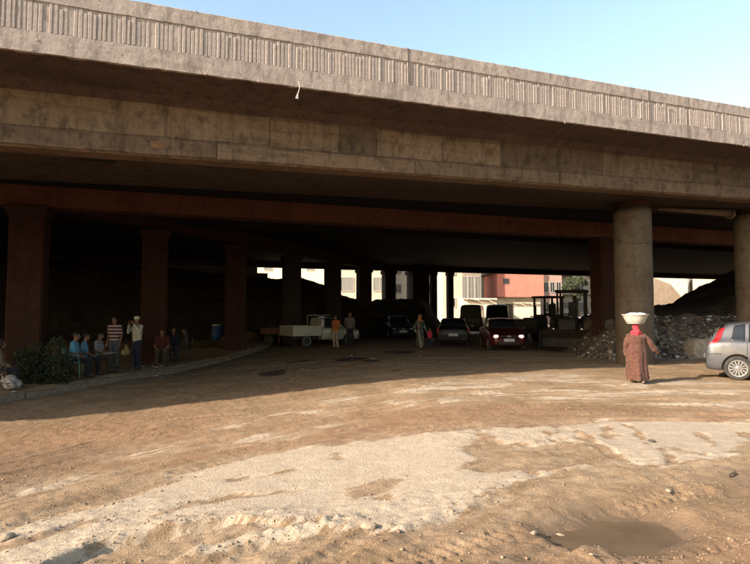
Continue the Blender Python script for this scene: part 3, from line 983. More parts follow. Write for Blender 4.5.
def pl_rub(rs, n):
    x = rs.uniform(8.0, 19, n); y = 20.3 + 0.20 * (x - 10) + np.abs(rs.normal(0, 1.6, n))
    return np.stack([x, y, base_h(x, y) + f3(x, y) - 0.03], -1)
me_ = scatter('fine_rubble', 3200, pl_rub, lambda rs, n: np.minimum(0.04 * np.exp(rs.normal(0, .5, n)), .12), 5, 0.7)
o = link('fine_rubble', me_, var_mat('rubble_bits', [(0.16, .13, .105), (.09, .07, .055), (.20, .17, .14), (.12, .09, .07), (.06, .05, .045), (.14, .11, .085), (.26, .235, .21), (.10, .077, .06), (.17, .135, .105), (.42, .41, .39), (.08, .085, .11), (.12, .093, .072)]), rub)
o.location = (-12.5, -22.5, 0); tag(o, kind='stuff')
# big broken concrete block in the rubble
by = 21.35; bx = at(697, by)
blk = MB()
rr = []
for k, (z, s_) in enumerate(((0, 1.0), (0.35, 1.03), (0.62, 0.9), (0.78, 0.62))):
    rr.append([(a * s_ * 0.52 * (1 + 0.08 * math.sin(3 * k + i)), b * s_ * 0.36, z) for i, (a, b) in enumerate(((-1, -1), (-.2, -1.1), (.9, -1), (1.05, 0), (1, 1), (0, 1.1), (-1, 1), (-1.08, 0)))])
blk.loft(rr)
o = blk.build('concrete_block', mat('broken_concrete', (0.33, 0.27, 0.20), (0.22, 0.18, 0.14), 5, 0.95, 0.8, 0.03), bevel=0.04, loc=(bx, by, gz(bx, by) - 0.05))
o.rotation_euler = (0, R(4), R(14))
tag(o, 'large broken tan concrete block at foot of rubble heap', 'concrete block')

# ---- loose clods and pebbles on the open ground
def pl_clod(rs, n):
    t_ = 3.3 * np.exp(rs.uniform(0, 1, n) * 1.75); u = rs.uniform(-0.75, 0.75, n)
    x = t_ * u; y = t_
    sd, pd = masks(x, y)
    dens = np.clip(0.30 + 1.6 * sst(vn(x, y, 1.2, 77), -0.05, 0.35) * 0.6, 0, 1) * np.where(sd > 0.05, 0.12, 1.0) * np.where(pd > -0.05, 0.02, 1.0)
    lipz = (np.abs(sd - 0.05) < 0.16) & (y < 6.8)
    k = rs.rand(n) < np.where(lipz, 1.0, dens)
    x, y = x[k], y[k]
    return np.stack([x, y, height(x, y) + 0.002], -1)
me_ = scatter('loose_clods', 30000, pl_clod, lambda rs, n: np.minimum(0.0042 * np.exp(rs.normal(0, .5, n)), .018), 9, 0.65)
tag(link('loose_clods', me_, var_mat('clod_dirt', [(.25, .17, .11), (.21, .138, .086), (.28, .19, .125), (.24, .16, .10), (.27, .18, .115), (.32, .235, .16), (.19, .125, .078), (.26, .175, .11)])), kind='stuff')

# ================================================================== KERB STONES
m_kerb = mat('kerb_stone', (0.22, 0.165, 0.115), (0.15, 0.11, 0.078), 5, 0.95, 0.6, 0.02)
kerb = bpy.data.objects.new('kerb', None); col.objects.link(kerb); tag(kerb, kind='structure')
kerb_me = []
for k in range(4):
    r_ = random.Random(300 + k)
    mb = MB(); rr = []
    for i in range(5):
        x = -0.47 + 0.235 * i
        j = [r_.uniform(-.012, .012) for _ in range(6)]
        rr.append([(x, -0.09 + j[0], -0.25), (x, -0.085 + j[1], -0.03 + j[4]), (x, -0.055, 0.005 + j[2]), (x, 0.08, 0.01 + j[3]), (x, 0.10, -0.25)])
    mb.loft(rr)
    me_ = mb.mesh('kerb_stone'); me_.materials.append(m_kerb); kerb_me.append(me_)
yk = 8.6
while yk < 31:
    x0, x1 = float(kerb_x(yk)), float(kerb_x(yk + 0.95))
    ang = math.atan2(0.95, x1 - x0)
    o = link('kerb_stone', kerb_me[rnd.randrange(4)], None, kerb)
    xm, ym = (x0 + x1) / 2, yk + 0.475
    o.location = (xm + 0.02, ym, gz(xm - 0.6, ym) + rnd.uniform(-0.10, -0.03))
    o.rotation_euler = (rnd.uniform(-.10, .10), rnd.uniform(-.04, .04), ang + rnd.uniform(-.05, .05))
    yk += 0.98 * math.sin(ang)

# ================================================================== FAR BUILDINGS
m_cream = concrete('cream_render', (0.62, 0.52, 0.38), (0.43, 0.36, 0.26), (0.68, 0.575, 0.43), 0.2, 0.25)
m_cream2 = concrete('pale_render', (0.42, 0.355, 0.275), (0.29, 0.245, 0.19), (0.47, 0.40, 0.31), 0.2, 0.25)
m_tan = concrete('tan_render', (0.27, 0.215, 0.165), (0.18, 0.145, 0.115), (0.31, 0.25, 0.19), 0.2, 0.3)
m_grey = concrete('grey_render', (0.22, 0.205, 0.185), (0.14, 0.13, 0.12), (0.26, 0.24, 0.215), 0.2, 0.3)
m_pink = concrete('pink_render', (0.43, 0.155, 0.115), (0.31, 0.12, 0.09), (0.47, 0.18, 0.135), 0.2, 0.3)
m_pink2 = concrete('pale_pink_render', (0.33, 0.21, 0.175), (0.23, 0.15, 0.125), (0.37, 0.245, 0.2), 0.2, 0.3)
m_glass = mat('dark_glass', (0.035, 0.04, 0.045), (0.02, 0.022, 0.026), 3, 0.15, spec=0.5)
m_shut = mat('grey_shutter', (0.20, 0.19, 0.175), (0.14, 0.13, 0.12), 4, 0.7, stretch=(1, 1, 9))
m_frame = mat('window_frame', (0.42, 0.37, 0.31), scale=8, rough=0.8)
m_awn = mat('awning_cloth', (0.10, 0.06, 0.05), (0.055, 0.04, 0.035), 3, 0.9)

def building(name, label, u0, u1, t, h, m, depth=9.0, rz=0.0, floors=3, cols=3, win=(1.1, 1.4), glass=None, first=1.0, balcony=False, cat='building', group=None, roofline=True, skip=()):
    x0, x1 = at(u0, t), at(u1, t)
    w = x1 - x0
    e = empty(name, ((x0 + x1) / 2, t, -0.1), rz, label, cat, group)
    mb = MB().box((0, depth / 2, h / 2), (w, depth, h))
    wl_ = mb.build('wall', m, e)
    if roofline:
        p = MB()
        for c, s_ in (((0, 0.1, h + 0.35), (w + .1, 0.25, 0.7)), ((0, depth - .1, h + 0.35), (w + .1, 0.25, 0.7)), ((-w / 2 + .08, depth / 2, h + 0.35), (0.25, depth - .46, 0.7)), ((w / 2 - .08, depth / 2, h + 0.35), (0.25, depth - .46, 0.7))):
            p.box(c, s_)
        p.build('roof_parapet', m, e)
    fh = (h - first) / floors
    g = glass or m_glass
    for f in range(floors):
        for c in range(cols):
            if (f, c) in skip: continue
            x = -w / 2 + w * (c + 0.5) / cols
            z = first + fh * (f + 0.5)
            fr = MB()
            ww, wh = win
            for cc, ss in (((x - ww / 2 - .05, -0.03, z), (0.10, 0.10, wh + .2)), ((x + ww / 2 + .05, -0.03, z), (0.10, 0.10, wh + .2)), ((x, -0.03, z + wh / 2 + .05), (ww, 0.10, 0.10)), ((x, -0.05, z - wh / 2 - .05), (ww, 0.16, 0.10)), ((x, -0.02, z), (0.05, 0.05, wh))):
                fr.box(cc, ss)
            wo = fr.build('window', m_frame, e)
            MB().box((x, -0.006, z), (ww, 0.03, wh)).build('pane', g, wo)
            if balcony and c % 2 == 0:
                bb = MB().box((x, -0.6, z - wh / 2 - 0.35), (ww + 1.0, 1.2, 0.14)).box((x, -1.17, z - wh / 2 + 0.15), (ww + 1.0, 0.08, 0.85)).box((x - ww / 2 - .46, -0.6, z - wh / 2 + .15), (0.08, 1.05, 0.85)).box((x + ww / 2 + .46, -0.6, z - wh / 2 + .15), (0.08, 1.05, 0.85))
                bb.build('balcony', m_cream2, e)
    return e
building('apartment_block', 'sunlit cream apartment block seen through the far left openings', 215, 342, 96, 15, m_cream, floors=4, cols=6, win=(1.2, 1.5), glass=m_shut)
building('apartment_block', 'pale block with grey shuttered windows behind the mound', 339, 388, 82, 14, m_cream2, floors=4, cols=3, win=(1.8, 1.9), glass=m_shut, balcony=False)
building('apartment_block', 'plain pale building seen between the thin dark pillars', 390, 440, 88, 13, m_cream2, floors=4, cols=3, win=(0.9, 1.3))
building('apartment_block', 'narrow bright cream building at the edge of the wide opening', 443, 462.5, 70, 13, m_cream2, floors=3, cols=1, win=(0.6, 1.0))
building('apartment_block', 'tan building with tall shutters between cream and grey houses', 461, 482, 84, 14, m_tan, floors=2, cols=3, win=(0.85, 3.4), glass=m_shut, first=2.5)
gb = building('grey_house', 'grey house with rounded gable and white balcony beside the pink building', 482, 499, 83, 8.2, m_grey, floors=1, cols=2, win=(0.7, 1.3), first=4.0, roofline=False)
wg = at(499, 83) - at(482, 83)
arc = [(-wg / 2 - .15, 8.0)] + [(math.cos(a) * (wg / 2 + .15) * -1, 8.0 + 0.75 * math.sin(a)) for a in [math.pi * k / 10 for k in range(1, 10)]] + [(wg / 2 + .15, 8.0), (wg / 2 + .15, 7.75), (-wg / 2 - .15, 7.75)]
MB().prism(None, ([Vector((x, -0.35, z)) for x, z in arc], [Vector((x, 8.6, z)) for x, z in arc])).build('gable', mat('gable_board', (0.13, 0.11, 0.095), scale=3), gb)
MB().box((0.35, -0.7, 5.0), (wg * 0.62, 1.4, 1.25)).build('balcony', mat('white_balcony', (0.55, 0.54, 0.53), (0.42, 0.41, 0.40), 3, 0.8), gb)
# pink upper storey on a cream shop front
pk = empty('pink_building', (0, 0, 0), 0, 'salmon pink building with one small dark window above the shops', 'building')
x0, x1, tp = at(497.5, 74), at(544, 74), 74
pk.location = ((x0 + x1) / 2, tp, -0.1); wp = x1 - x0
MB().box((0, 4.5, 5.45), (wp, 9, 3.3)).build('wall', m_pink, pk)
MB().box((0, 5.0, 1.9), (wp - 0.5, 8.4, 3.79)).build('lower_wall', m_cream, pk)
MB().box((-0.1, 4.5, 7.18), (wp + 0.7, 9.6, 0.14)).build('roof', mat('roof_edge', (0.16, 0.11, 0.09), scale=3), pk)
wo = MB().box((-wp / 2 + 1.15, -0.02, 5.9), (0.82, 0.08, 0.82)).build('window', mat('pink_window_frame', (0.25, 0.12, 0.09), scale=4), pk)
MB().box((-wp / 2 + 1.15, -0.04, 5.9), (0.66, 0.08, 0.66)).build('pane', m_glass, wo)
MB().box((-wp / 2 + 1.7, 0.75, 1.6), (1.0, 0.08, 2.6)).build('door', mat('brown_door', (0.10, 0.07, 0.05), scale=3), pk)
for k in range(9):
    MB().box((-wp / 2 + 0.35 + k * (wp - .7) / 8, -0.25, 3.62 + 0.05 * (k % 2)), (0.5, 0.5, 0.06)).build('awning_flap', m_awn, pk)
# low cream shop row left of it
sr = empty('shop_row', (0, 0, 0), 0, 'low cream shop row with ragged dark awning under the grey house', 'building')
x0, x1, tp = at(462, 68), at(497, 68), 68
sr.location = ((x0 + x1) / 2, tp, -0.1); wp = x1 - x0
MB().box((0, 2.5, 1.75), (wp, 5, 3.5)).build('wall', m_cream, sr)
for k in range(9):
    MB().box((-wp / 2 + 0.3 + k * (wp - .6) / 8, -0.3, 3.28 + rnd.uniform(-.08, .08)), (0.34, 0.6, 0.05)).build('awning_flap', m_awn, sr)
building('apartment_block', 'pale pink block standing right of the salmon building', 543, 562, 92, 14, m_pink2, floors=4, cols=3, win=(0.7, 1.6))
building('apartment_block', 'pale grey block behind the green tree', 560, 640, 104, 15, m_cream2, floors=4, cols=6, win=(1.3, 1.6), glass=m_shut, balcony=True)
building('apartment_block', 'large bright cream building beyond the right opening', 648, 800, 78, 15, m_cream, floors=3, cols=4, win=(1.0, 1.4), first=7.0)
gbl = empty('gabled_shed', (at(660, 62), 62, -0.1), 0, 'beige shed with rounded roof beyond the right opening', 'building')
prof = [(-4.2, 0), (-4.2, 3.9), (-2.6, 5.0), (-0.6, 5.6), (1.2, 4.9), (2.3, 3.6), (2.5, 2.6), (2.5, 0)]
MB().prism(None, ([Vector((x, 0, z)) for x, z in prof], [Vector((x, 7, z)) for x, z in prof])).build('wall', mat('beige_shed', (0.30, 0.225, 0.16), (0.24, 0.18, 0.13), 2, 0.9), gbl)
MB().box((-1.8, -0.03, 1.6), (1.4, 0.06, 2.6)).build('door', mat('shed_door', (0.16, 0.12, 0.09), scale=3), gbl)
MB().box((0.6, -0.03, 2.2), (0.9, 0.06, 0.9)).build('window', m_glass, gbl)
pst = empty('concrete_post', (at(690.5, 58), 58, -0.1), 0, 'square grey post standing before the bright cream building', 'post')
MB().box((0, 0, 3.0), (0.36, 0.36, 6.0)).build('shaft', m_grey, pst, bevel=0.03)
MB().box((0, 0, 6.06), (0.55, 0.55, 0.12)).build('cap', m_grey, pst)

# ================================================================== TREES AND BUSH
def leaf_mesh(name, pts, size, seed, m):
    rs = np.random.RandomState(seed)
    n = len(pts)
    a = rs.normal(0, 1, (n, 3)); a /= np.linalg.norm(a, axis=1)[:, None]
    b = np.cross(a, rs.normal(0, 1, (n, 3))); b /= np.linalg.norm(b, axis=1)[:, None]
    s = size * rs.uniform(0.6, 1.4, n)[:, None]
    V = np.stack([pts - a * s, pts + b * s * 0.45, pts + a * s, pts - b * s * 0.45], 1).reshape(-1, 3)
    Fq = np.arange(n * 4).reshape(-1, 4)
    me2 = bpy.data.meshes.new(name)
    me2.vertices.add(len(V)); me2.vertices.foreach_set('co', V.astype(np.float32).ravel())
    me2.loops.add(len(V)); me2.loops.foreach_set('vertex_index', Fq.astype(np.int32).ravel())
    me2.polygons.add(n); me2.polygons.foreach_set('loop_start', np.arange(0, n * 4, 4, dtype=np.int32))
    me2.update(calc_edges=True)
    me2.materials.append(m)
    return me2
m_leaf = var_mat('leaf_green', [(.055, .068, .035), (.045, .055, .03), (.07, .08, .045), (.05, .06, .032)], 0.7)
m_leafd = var_mat('leaf_dark_green', [(.020, .032, .013), (.016, .026, .011), (.026, .038, .016), (.032, .036, .018)], 0.7)
m_bark = mat('bark', (0.10, 0.075, 0.055), scale=9, rough=0.95, bump=0.5, stretch=(1, 1, .3))
def crown_pts(rs, n, clumps):
    out = []
    for c, r in clumps:
        k = int(n * r ** 2)
        d = rs.normal(0, 1, (k, 3)); d /= np.linalg.norm(d, axis=1)[:, None]
        out.append(np.array(c) + d * r * (rs.uniform(0.3, 1.1, k) ** 0.6)[:, None])
    return np.concatenate(out)
def tree(label, x, y, h, sp, seed):
    e = empty('street_tree', (x, y, -0.1), 0, label, 'tree', None)
    r_ = random.Random(seed)
    MB().tube([(0, 0, 0), (0.1, 0, h * .25), (-.05, .1, h * .5), (.1, 0, h * .8)], [.2, .16, .11, .03], 9).build('trunk', m_bark, e, smooth=True)
    cl = []
    for k in range(13):
        a, q = r_.uniform(0, 6.28), r_.uniform(0.1, 1)
        c = (math.cos(a) * sp * q, math.sin(a) * sp * q, h * r_.uniform(0.5, 0.95))
        cl.append((c, r_.uniform(0.35, 0.7)))
        MB().tube([(0, 0, h * .42), (c[0] * .5, c[1] * .5, (h * .45 + c[2]) / 2), c], [.06, .04, .015], 6).build('limb', m_bark, e, smooth=True)
    link('crown', leaf_mesh('crown', crown_pts(np.random.RandomState(seed), 600, cl), 0.16, seed, m_leaf), None, e)
tree('loose green street tree in front of the pale grey block', at(578, 80), 80, 7.6, 2.0, 3)
def palm(label, x, y, h):
    e = empty('palm_tree', (x, y, -0.1), 0, label, 'tree')
    MB().tube([(0, 0, 0), (0.05, 0, h * .5), (0, 0, h)], [.16, .13, .11], 9).build('trunk', m_bark, e, smooth=True)
    r_ = random.Random(4)
    for k in range(14):
        a = k * 2.4; L = r_.uniform(0.8, 1.2); up = r_.uniform(0.1, 0.7)
        mb = MB()
        ca, sa = math.cos(a), math.sin(a)
        rr = []
        for i in range(6):
            q = i / 5
            rad = L * q; z = h + up * math.sin(q * 2.2) - 0.5 * q * q
            w = 0.10 * (1 - q * .8)
            rr.append([(ca * rad - sa * w, sa * rad + ca * w, z - .04), (ca * rad, sa * rad, z), (ca * rad + sa * w, sa * rad - ca * w, z - .04), (ca * rad, sa * rad, z - .015)])
        mb.loft(rr).build('frond', m_leaf, e)
palm('small palm tree against the bright cream building', at(684.5, 60), 60, 2.9)
bxx, byy = ground_px(42, 366, -0.2)
byy = 15.6; bxx = at(42, byy)
bush = empty('bush', (bxx, byy, gz(bxx, byy)), 0, 'dark green leafy bush at the foot of reddish column', 'bush')
r_ = random.Random(8)
cl = []
for k in range(26):
    a, q = r_.uniform(0, 6.28), r_.uniform(0, 1) ** .5
    c = (math.cos(a) * 0.72 * q + 0.10, math.sin(a) * 0.30 * q, r_.uniform(0.12, 1.45) * (1.05 - q * .6))
    cl.append((c, r_.uniform(0.18, 0.34)))
    MB().tube([(c[0] * .25, c[1] * .25, 0), (c[0] * .7, c[1] * .7, c[2] * .6), c], [.018, .012, .005], 5).build('stem', m_bark, bush)
link('foliage', leaf_mesh('foliage', crown_pts(np.random.RandomState(6), 5200, cl), 0.036, 6, m_leafd), None, bush)

# ================================================================== VEHICLES
def paint(name, c, rough=0.35, dust=0.25, coat=0.5):
    t = NT(name)
    d = t.ramp(t.noise(3, 5), 0.4, 0.75)
    t.l(t.mix(t.math('MULTIPLY', d, dust), c + (1,), (0.24, 0.18, 0.125, 1)), t.b.inputs['Base Color'])
    t.b.inputs['Roughness'].default_value = rough
    t.b.inputs['Metallic'].default_value = 0.25
    t.b.inputs['Coat Weight'].default_value = coat
    t.b.inputs['Coat Roughness'].default_value = 0.12
    return t.m
m_silver = paint('silver_grey_paint', (0.062, 0.064, 0.072), 0.36, 0.2)
m_redp = paint('dark_red_paint', (0.072, 0.004, 0.005), 0.38, 0.06)
m_blackp = paint('black_paint', (0.006, 0.006, 0.007), 0.55, 0.04, 0.1)
m_bluep = paint('dark_blue_paint', (0.010, 0.013, 0.028), 0.5, 0.04, 0.15)
m_whitep = paint('worn_white_paint', (0.40, 0.37, 0.32), 0.5, 0.5)
m_tyre = mat('tyre_rubber', (0.022, 0.021, 0.02), (0.05, 0.042, 0.034), 6, 0.9)
m_rim = mat('alloy_rim', (0.30, 0.30, 0.31), (0.22, 0.215, 0.21), 6, 0.35, metal=0.7)
m_carglass = mat('car_glass', (0.016, 0.019, 0.022), (0.012, 0.014, 0.016), 2, 0.12, spec=0.45)
m_tail = mat('tail_light_red', (0.50, 0.012, 0.012), (0.35, 0.01, 0.01), 4, 0.15, coat=0.6)
m_trim = mat('black_trim', (0.02, 0.02, 0.02), scale=5, rough=0.6)
m_lamp = mat('clear_lamp', (0.55, 0.55, 0.53), (0.4, 0.4, 0.4), 9, 0.12, metal=0.3, coat=0.5)
m_plate = mat('number_plate', (0.42, 0.42, 0.43), (0.34, 0.35, 0.36), 9, 0.5)
def emit(name, c, s):
    t = NT(name)
    t.b.inputs['Base Color'].default_value = c + (1,)
    t.b.inputs['Emission Color'].default_value = c + (1,)
    t.b.inputs['Emission Strength'].default_value = s
    return t.m
m_head = emit('lit_headlamp', (1.0, 0.76, 0.60), 2.2)
m_tlit = emit('lit_tail_lamp', (0.5, 0.02, 0.02), 0.06)

class Shell:
    """car body surface S(x, v); v runs 0..9 from the sill up to the roof centre line"""
    def __init__(self, st):
        self.st = np.array(st, float)          # x, half width, bottom, shoulder z, top z, top half width
    def par(self, x):
        return [np.interp(x, self.st[:, 0], self.st[:, i]) for i in range(1, 6)]
    def ring(self, x):
        w, zb, zs, zt, wt = self.par(x)
        g = zt - zs
        return [(0, zb), (w * .84, zb), (w * .965, zb + .07), (w * .995, zb + .22), (w, zb + (zs - zb) * .62), (w * .965, zs - 0.015),
                (w * .93 + (wt - w * .93) * .30, zs + g * .22), (wt + (w - wt) * .10, zs + g * .78), (wt * .86, zt - .035 * min(1, g * 3)), (0, zt)]
    def S(self, x, v):
        r = self.ring(x)
        i = min(int(v), 8)
        p0, p1, p2, p3 = r[max(i - 1, 0)], r[i], r[i + 1], r[min(i + 2, 9)]
        f = v - i
        cr = lambda a, b, c, d: 0.5 * (2 * b + (c - a) * f + (2 * a - 5 * b + 4 * c - d) * f * f + (3 * b - a - 3 * c + d) * f ** 3)
        k = 0.75
        y = k * cr(p0[0], p1[0], p2[0], p3[0]) + (1 - k) * (p1[0] * (1 - f) + p2[0] * f)
        z = k * cr(p0[1], p1[1], p2[1], p3[1]) + (1 - k) * (p1[1] * (1 - f) + p2[1] * f)
        return Vector((x, y, z))
    def body(self, n=64):
        x0, x1 = self.st[0, 0], self.st[-1, 0]
        tt = np.linspace(0, 1, n)
        xs = x0 + (x1 - x0) * (0.5 - 0.5 * np.cos(tt * math.pi)) * 0.5 + (x1 - x0) * tt * 0.5
        vv = np.linspace(0, 9, 37)
        rings = []
        for x in xs:
            half = [self.S(x, v) for v in vv]
            rings.append(half + [Vector((p.x, -p.y, p.z)) for p in half[-2:0:-1]])
        return MB().loft(rings)
    def patch(self, xv, off, side=1, nu=8, nv=5, thick=0.012):
        """xv: four corners (x, v) of a panel following the body; built as a thin curved plate"""
        (a, b, c, d) = xv
        outer, inner = [], []
        for j in range(nv + 1):
            for i in range(nu + 1):
                s, q = i / nu, j / nv
                x = (a[0] * (1 - s) + b[0] * s) * (1 - q) + (d[0] * (1 - s) + c[0] * s) * q
                v = (a[1] * (1 - s) + b[1] * s) * (1 - q) + (d[1] * (1 - s) + c[1] * s) * q
                e = 0.01
                p = self.S(x, v)
                du = self.S(x + e, v) - self.S(x - e, v)
                dv = self.S(x, min(v + e, 9)) - self.S(x, max(v - e, 0))
                nn = du.cross(dv)
                nn = nn.normalized() if nn.length > 1e-9 else Vector((0, 0, 1))
                if nn.y < -1e-4 or (abs(nn.y) < 1e-4 and nn.z < 0):
                    nn = -nn
                outer.append(p + nn * off); inner.append(p + nn * (off - thick))
        if side < 0:
            outer = [Vector((p.x, -p.y, p.z)) for p in outer]; inner = [Vector((p.x, -p.y, p.z)) for p in inner]
        N = nu + 1
        K = len(outer)
        fs = []
        for j in range(nv):
            for i in range(nu):
                q = (j * N + i, j * N + i + 1, (j + 1) * N + i + 1, (j + 1) * N + i)
                fs.append(q); fs.append(tuple(k + K for k in q[::-1]))
        edge = [i for i in range(N)] + [j * N + nu for j in range(1, nv + 1)] + [nv * N + i for i in range(nu - 1, -1, -1)] + [j * N for j in range(nv - 1, 0, -1)]
        for i in range(len(edge)):
            p, q = edge[i], edge[(i + 1) % len(edge)]
            fs.append((p, q, q + K, p + K))
        return MB().add(outer + inner, fs)

def wheel(parent, x, y, r, w, side, spokes=12, rim=None, wname='wheel'):
    tp = [(r * .66, -w / 2 * .9), (r * .80, -w / 2), (r * .93, -w / 2 * .92), (r * .985, -w / 2 * .72), (r, -w * .2), (r, w * .2), (r * .985, w / 2 * .72), (r * .93, w / 2 * .92), (r * .80, w / 2), (r * .66, w / 2 * .9)]
    o = MB().lathe(tp, 40, axis='Y').build(wname, m_tyre, parent, smooth=True)
    o.location = (x, y, r)
    rm = rim or m_rim
    d = MB().lathe([(r * .68, side * w * .30), (r * .70, side * w * .47), (r * .66, side * w * .49), (r * .62, side * w * .40), (r * .60, side * w * .22), (r * .05, side * w * .20)], 40, axis='Y')
    d.build('rim', m_trim if spokes else rm, o, smooth=True)
    if spokes:
        rg = MB().lathe([(r * .60, side * w * .405), (r * .61, side * w * .49), (r * .69, side * w * .50), (r * .70, side * w * .44)], 40, axis='Y')
        for k in range(spokes):
            a = 2 * math.pi * k / spokes
            ca, sa = math.cos(a), math.sin(a)
            c = Vector((ca * r * .36, side * w * .40, sa * r * .36))
            rg.box(c, (r * .56, w * .12, r * .085), rot=Matrix.Rotation(-a, 3, 'Y'))
        rg.lathe([(r * .15, side * w * .26), (r * .15, side * w * .47), (r * .10, side * w * .50)], 20, axis='Y')
        rg.build('spokes', rm, o)
    return o

def bool_cut(mb, cutters, mname):
    a = bpy.data.objects.new('tmpa', mb.mesh('tmpa')); col.objects.link(a)
    bm = bmesh.new(); bm.from_mesh(a.data); bmesh.ops.recalc_face_normals(bm, faces=bm.faces); bm.to_mesh(a.data); bm.free()
    cs = []
    for c in cutters:
        b = bpy.data.objects.new('tmpb', c.mesh('tmpb')); col.objects.link(b)
        bm = bmesh.new(); bm.from_mesh(b.data); bmesh.ops.recalc_face_normals(bm, faces=bm.faces); bm.to_mesh(b.data); bm.free()
        md = a.modifiers.new('b', 'BOOLEAN'); md.operation = 'DIFFERENCE'; md.object = b; md.solver = 'EXACT'
        cs.append(b)
    dg = bpy.context.evaluated_depsgraph_get()
    me2 = bpy.data.meshes.new_from_object(a.evaluated_get(dg))
    me2.name = mname
    me2.materials.clear()
    for b in cs: bpy.data.objects.remove(b)
    bpy.data.objects.remove(a)
    me2.polygons.foreach_set('use_smooth', [True] * len(me2.polygons))
    return me2
def auto_sharp(me2, ang=0.6):
    bm = bmesh.new(); bm.from_mesh(me2)
    for e in bm.edges:
        e.smooth = not (len(e.link_faces) == 2 and e.calc_face_angle(0) > ang)
    bm.to_mesh(me2); bm.free()

def car(name, label, cat, loc, rz, st, m, axles, r, panels, spokes=10, group=None, windows=m_carglass):
    e = empty(name, loc, rz, label, cat, group)
    sh = Shell(st)
    W = max(s_[1] for s_ in st)
    cut = []
    for ax in axles:
        for sd in (1, -1):
            cut.append(MB().lathe([(r * 1.17, sd * (W - 0.34)), (r * 1.17, sd * (W + 0.2))], 36, origin=(ax, 0, r * 1.02), axis='Y'))
    me2 = bool_cut(sh.body(), cut, 'body')
    auto_sharp(me2)
    link('body', me2, m, e)
    for ax in axles:
        for sd in (1, -1):
            wheel(e, ax, sd * (W - 0.115), r, 0.19, sd, spokes)
    for nm, xv, mm, off, sides in panels:
        for sd in sides:
            sh.patch(xv, off, sd).build(nm, mm, e, smooth=True)
    return e, sh

# --- grey hatchback at the right edge
hatch = [(-1.98, .66, .36, .62, .66, .55), (-1.96, .74, .28, .78, .84, .60), (-1.90, .79, .25, .90, .98, .62), (-1.80, .815, .24, .93, 1.12, .60), (-1.62, .832, .23, .95, 1.33, .57),
         (-1.42, .84, .22, .955, 1.44, .56), (-1.0, .843, .20, .95, 1.485, .57), (-.5, .843, .19, .94, 1.49, .575), (.1, .843, .19, .925, 1.46, .57), (.50, .843, .19, .915, 1.36, .56), (.95, .84, .19, .905, 1.10, .60),
         (1.18, .835, .20, .87, .965, .66), (1.45, .82, .21, .82, .90, .66), (1.75, .77, .22, .72, .80, .6), (1.92, .68, .24, .60, .68, .5), (2.03, .52, .30, .46, .52, .36)]
hp = [('side_window', ((-1.02, 5.25), (-.12, 5.25), (-.16, 7.55), (-.98, 7.55)), m_carglass, .006, (1, -1)),
      ('side_window', ((-.05, 5.25), (.82, 5.25), (.28, 7.50), (-.09, 7.55)), m_carglass, .006, (1, -1)),
      ('quarter_window', ((-1.40, 5.5), (-1.10, 5.3), (-1.06, 7.5), (-1.30, 7.3)), m_carglass, .006, (1, -1)),
      ('tail_light', ((-1.90, 5.0), (-1.70, 5.05), (-1.50, 7.25), (-1.62, 7.35)), m_tail, .012, (1, -1)),
      ('rear_window', ((-1.80, 7.2), (-1.80, 8.99), (-1.52, 8.99), (-1.53, 7.6)), m_carglass, .008, (1, -1)),
      ('windscreen', ((1.08, 7.2), (1.08, 8.99), (.46, 8.99), (.46, 7.6)), m_carglass, .008, (1, -1)),
      ('headlight', ((1.55, 4.3), (1.86, 4.3), (1.80, 5.6), (1.52, 5.6)), m_lamp, .010, (1, -1)),
      ('rub_strip', ((-1.05, 3.35), (1.0, 3.35), (1.0, 3.75), (-1.05, 3.75)), m_silver, .016, (1, -1)),
      ('sill', ((-1.0, 2.0), (.95, 2.0), (.95, 2.6), (-1.0, 2.6)), m_trim, .008, (1, -1)),
      ('door_gap', ((-.095, 2.5), (-.083, 2.5), (-.083, 5.15), (-.095, 5.15)), m_trim, .004, (1, -1)),
      ('door_gap', ((-1.06, 3.9), (-1.047, 3.9), (-1.04, 5.15), (-1.055, 5.15)), m_trim, .004, (1, -1)),
      ('bumper_seam', ((-1.93, 3.9), (-1.60, 3.9), (-1.60, 3.98), (-1.93, 3.98)), m_trim, .004, (1, -1))]
tw = 14.3
wx_ = at(735.5, tw)
hd = R(121)                                   # heading clockwise from +Y
fx, fy = math.sin(hd), math.cos(hd)
# rear wheel (near side) at wx_, tw ; near side is the car's right (-y)
rx_, ry_ = fy, -fx                             # right-hand side direction of the car
cxx = wx_ + fx * 1.26 - rx_ * 0.73; cyy = tw + fy * 1.26 - ry_ * 0.73
rz_ = math.atan2(fy, fx)
hc_, hs_ = car('hatchback_car', 'silver grey hatchback with red tail light parked beside the rubble', 'car', (cxx, cyy, gz(cxx, cyy) + 0.0), rz_, hatch, m_silver, (-1.26, 1.25), 0.305, hp, 13)
for sd in (1, -1):
    for x in (-0.92, 0.02):
        p = hs_.S(x, 4.75)
        MB().box((p.x, sd * (p.y + .018), p.z), (0.17, 0.035, 0.032)).build('door_handle', m_silver, hc_, bevel=0.008)
    p = hs_.S(0.70, 5.3)
    MB().ellipsoid((p.x, sd * (p.y + .09), p.z + .04), (.06, .10, .07)).build('wing_mirror', m_silver, hc_, smooth=True)
MB().box((-1.980, 0.1, .56), (0.02, 0.46, 0.11)).build('number_plate', m_plate, hc_)
MB().tube([(-1.1, 0, 1.49), (-1.25, 0, 1.58), (-1.42, 0, 1.68)], [.006, .005, .004], 6).build('aerial', m_trim, hc_)

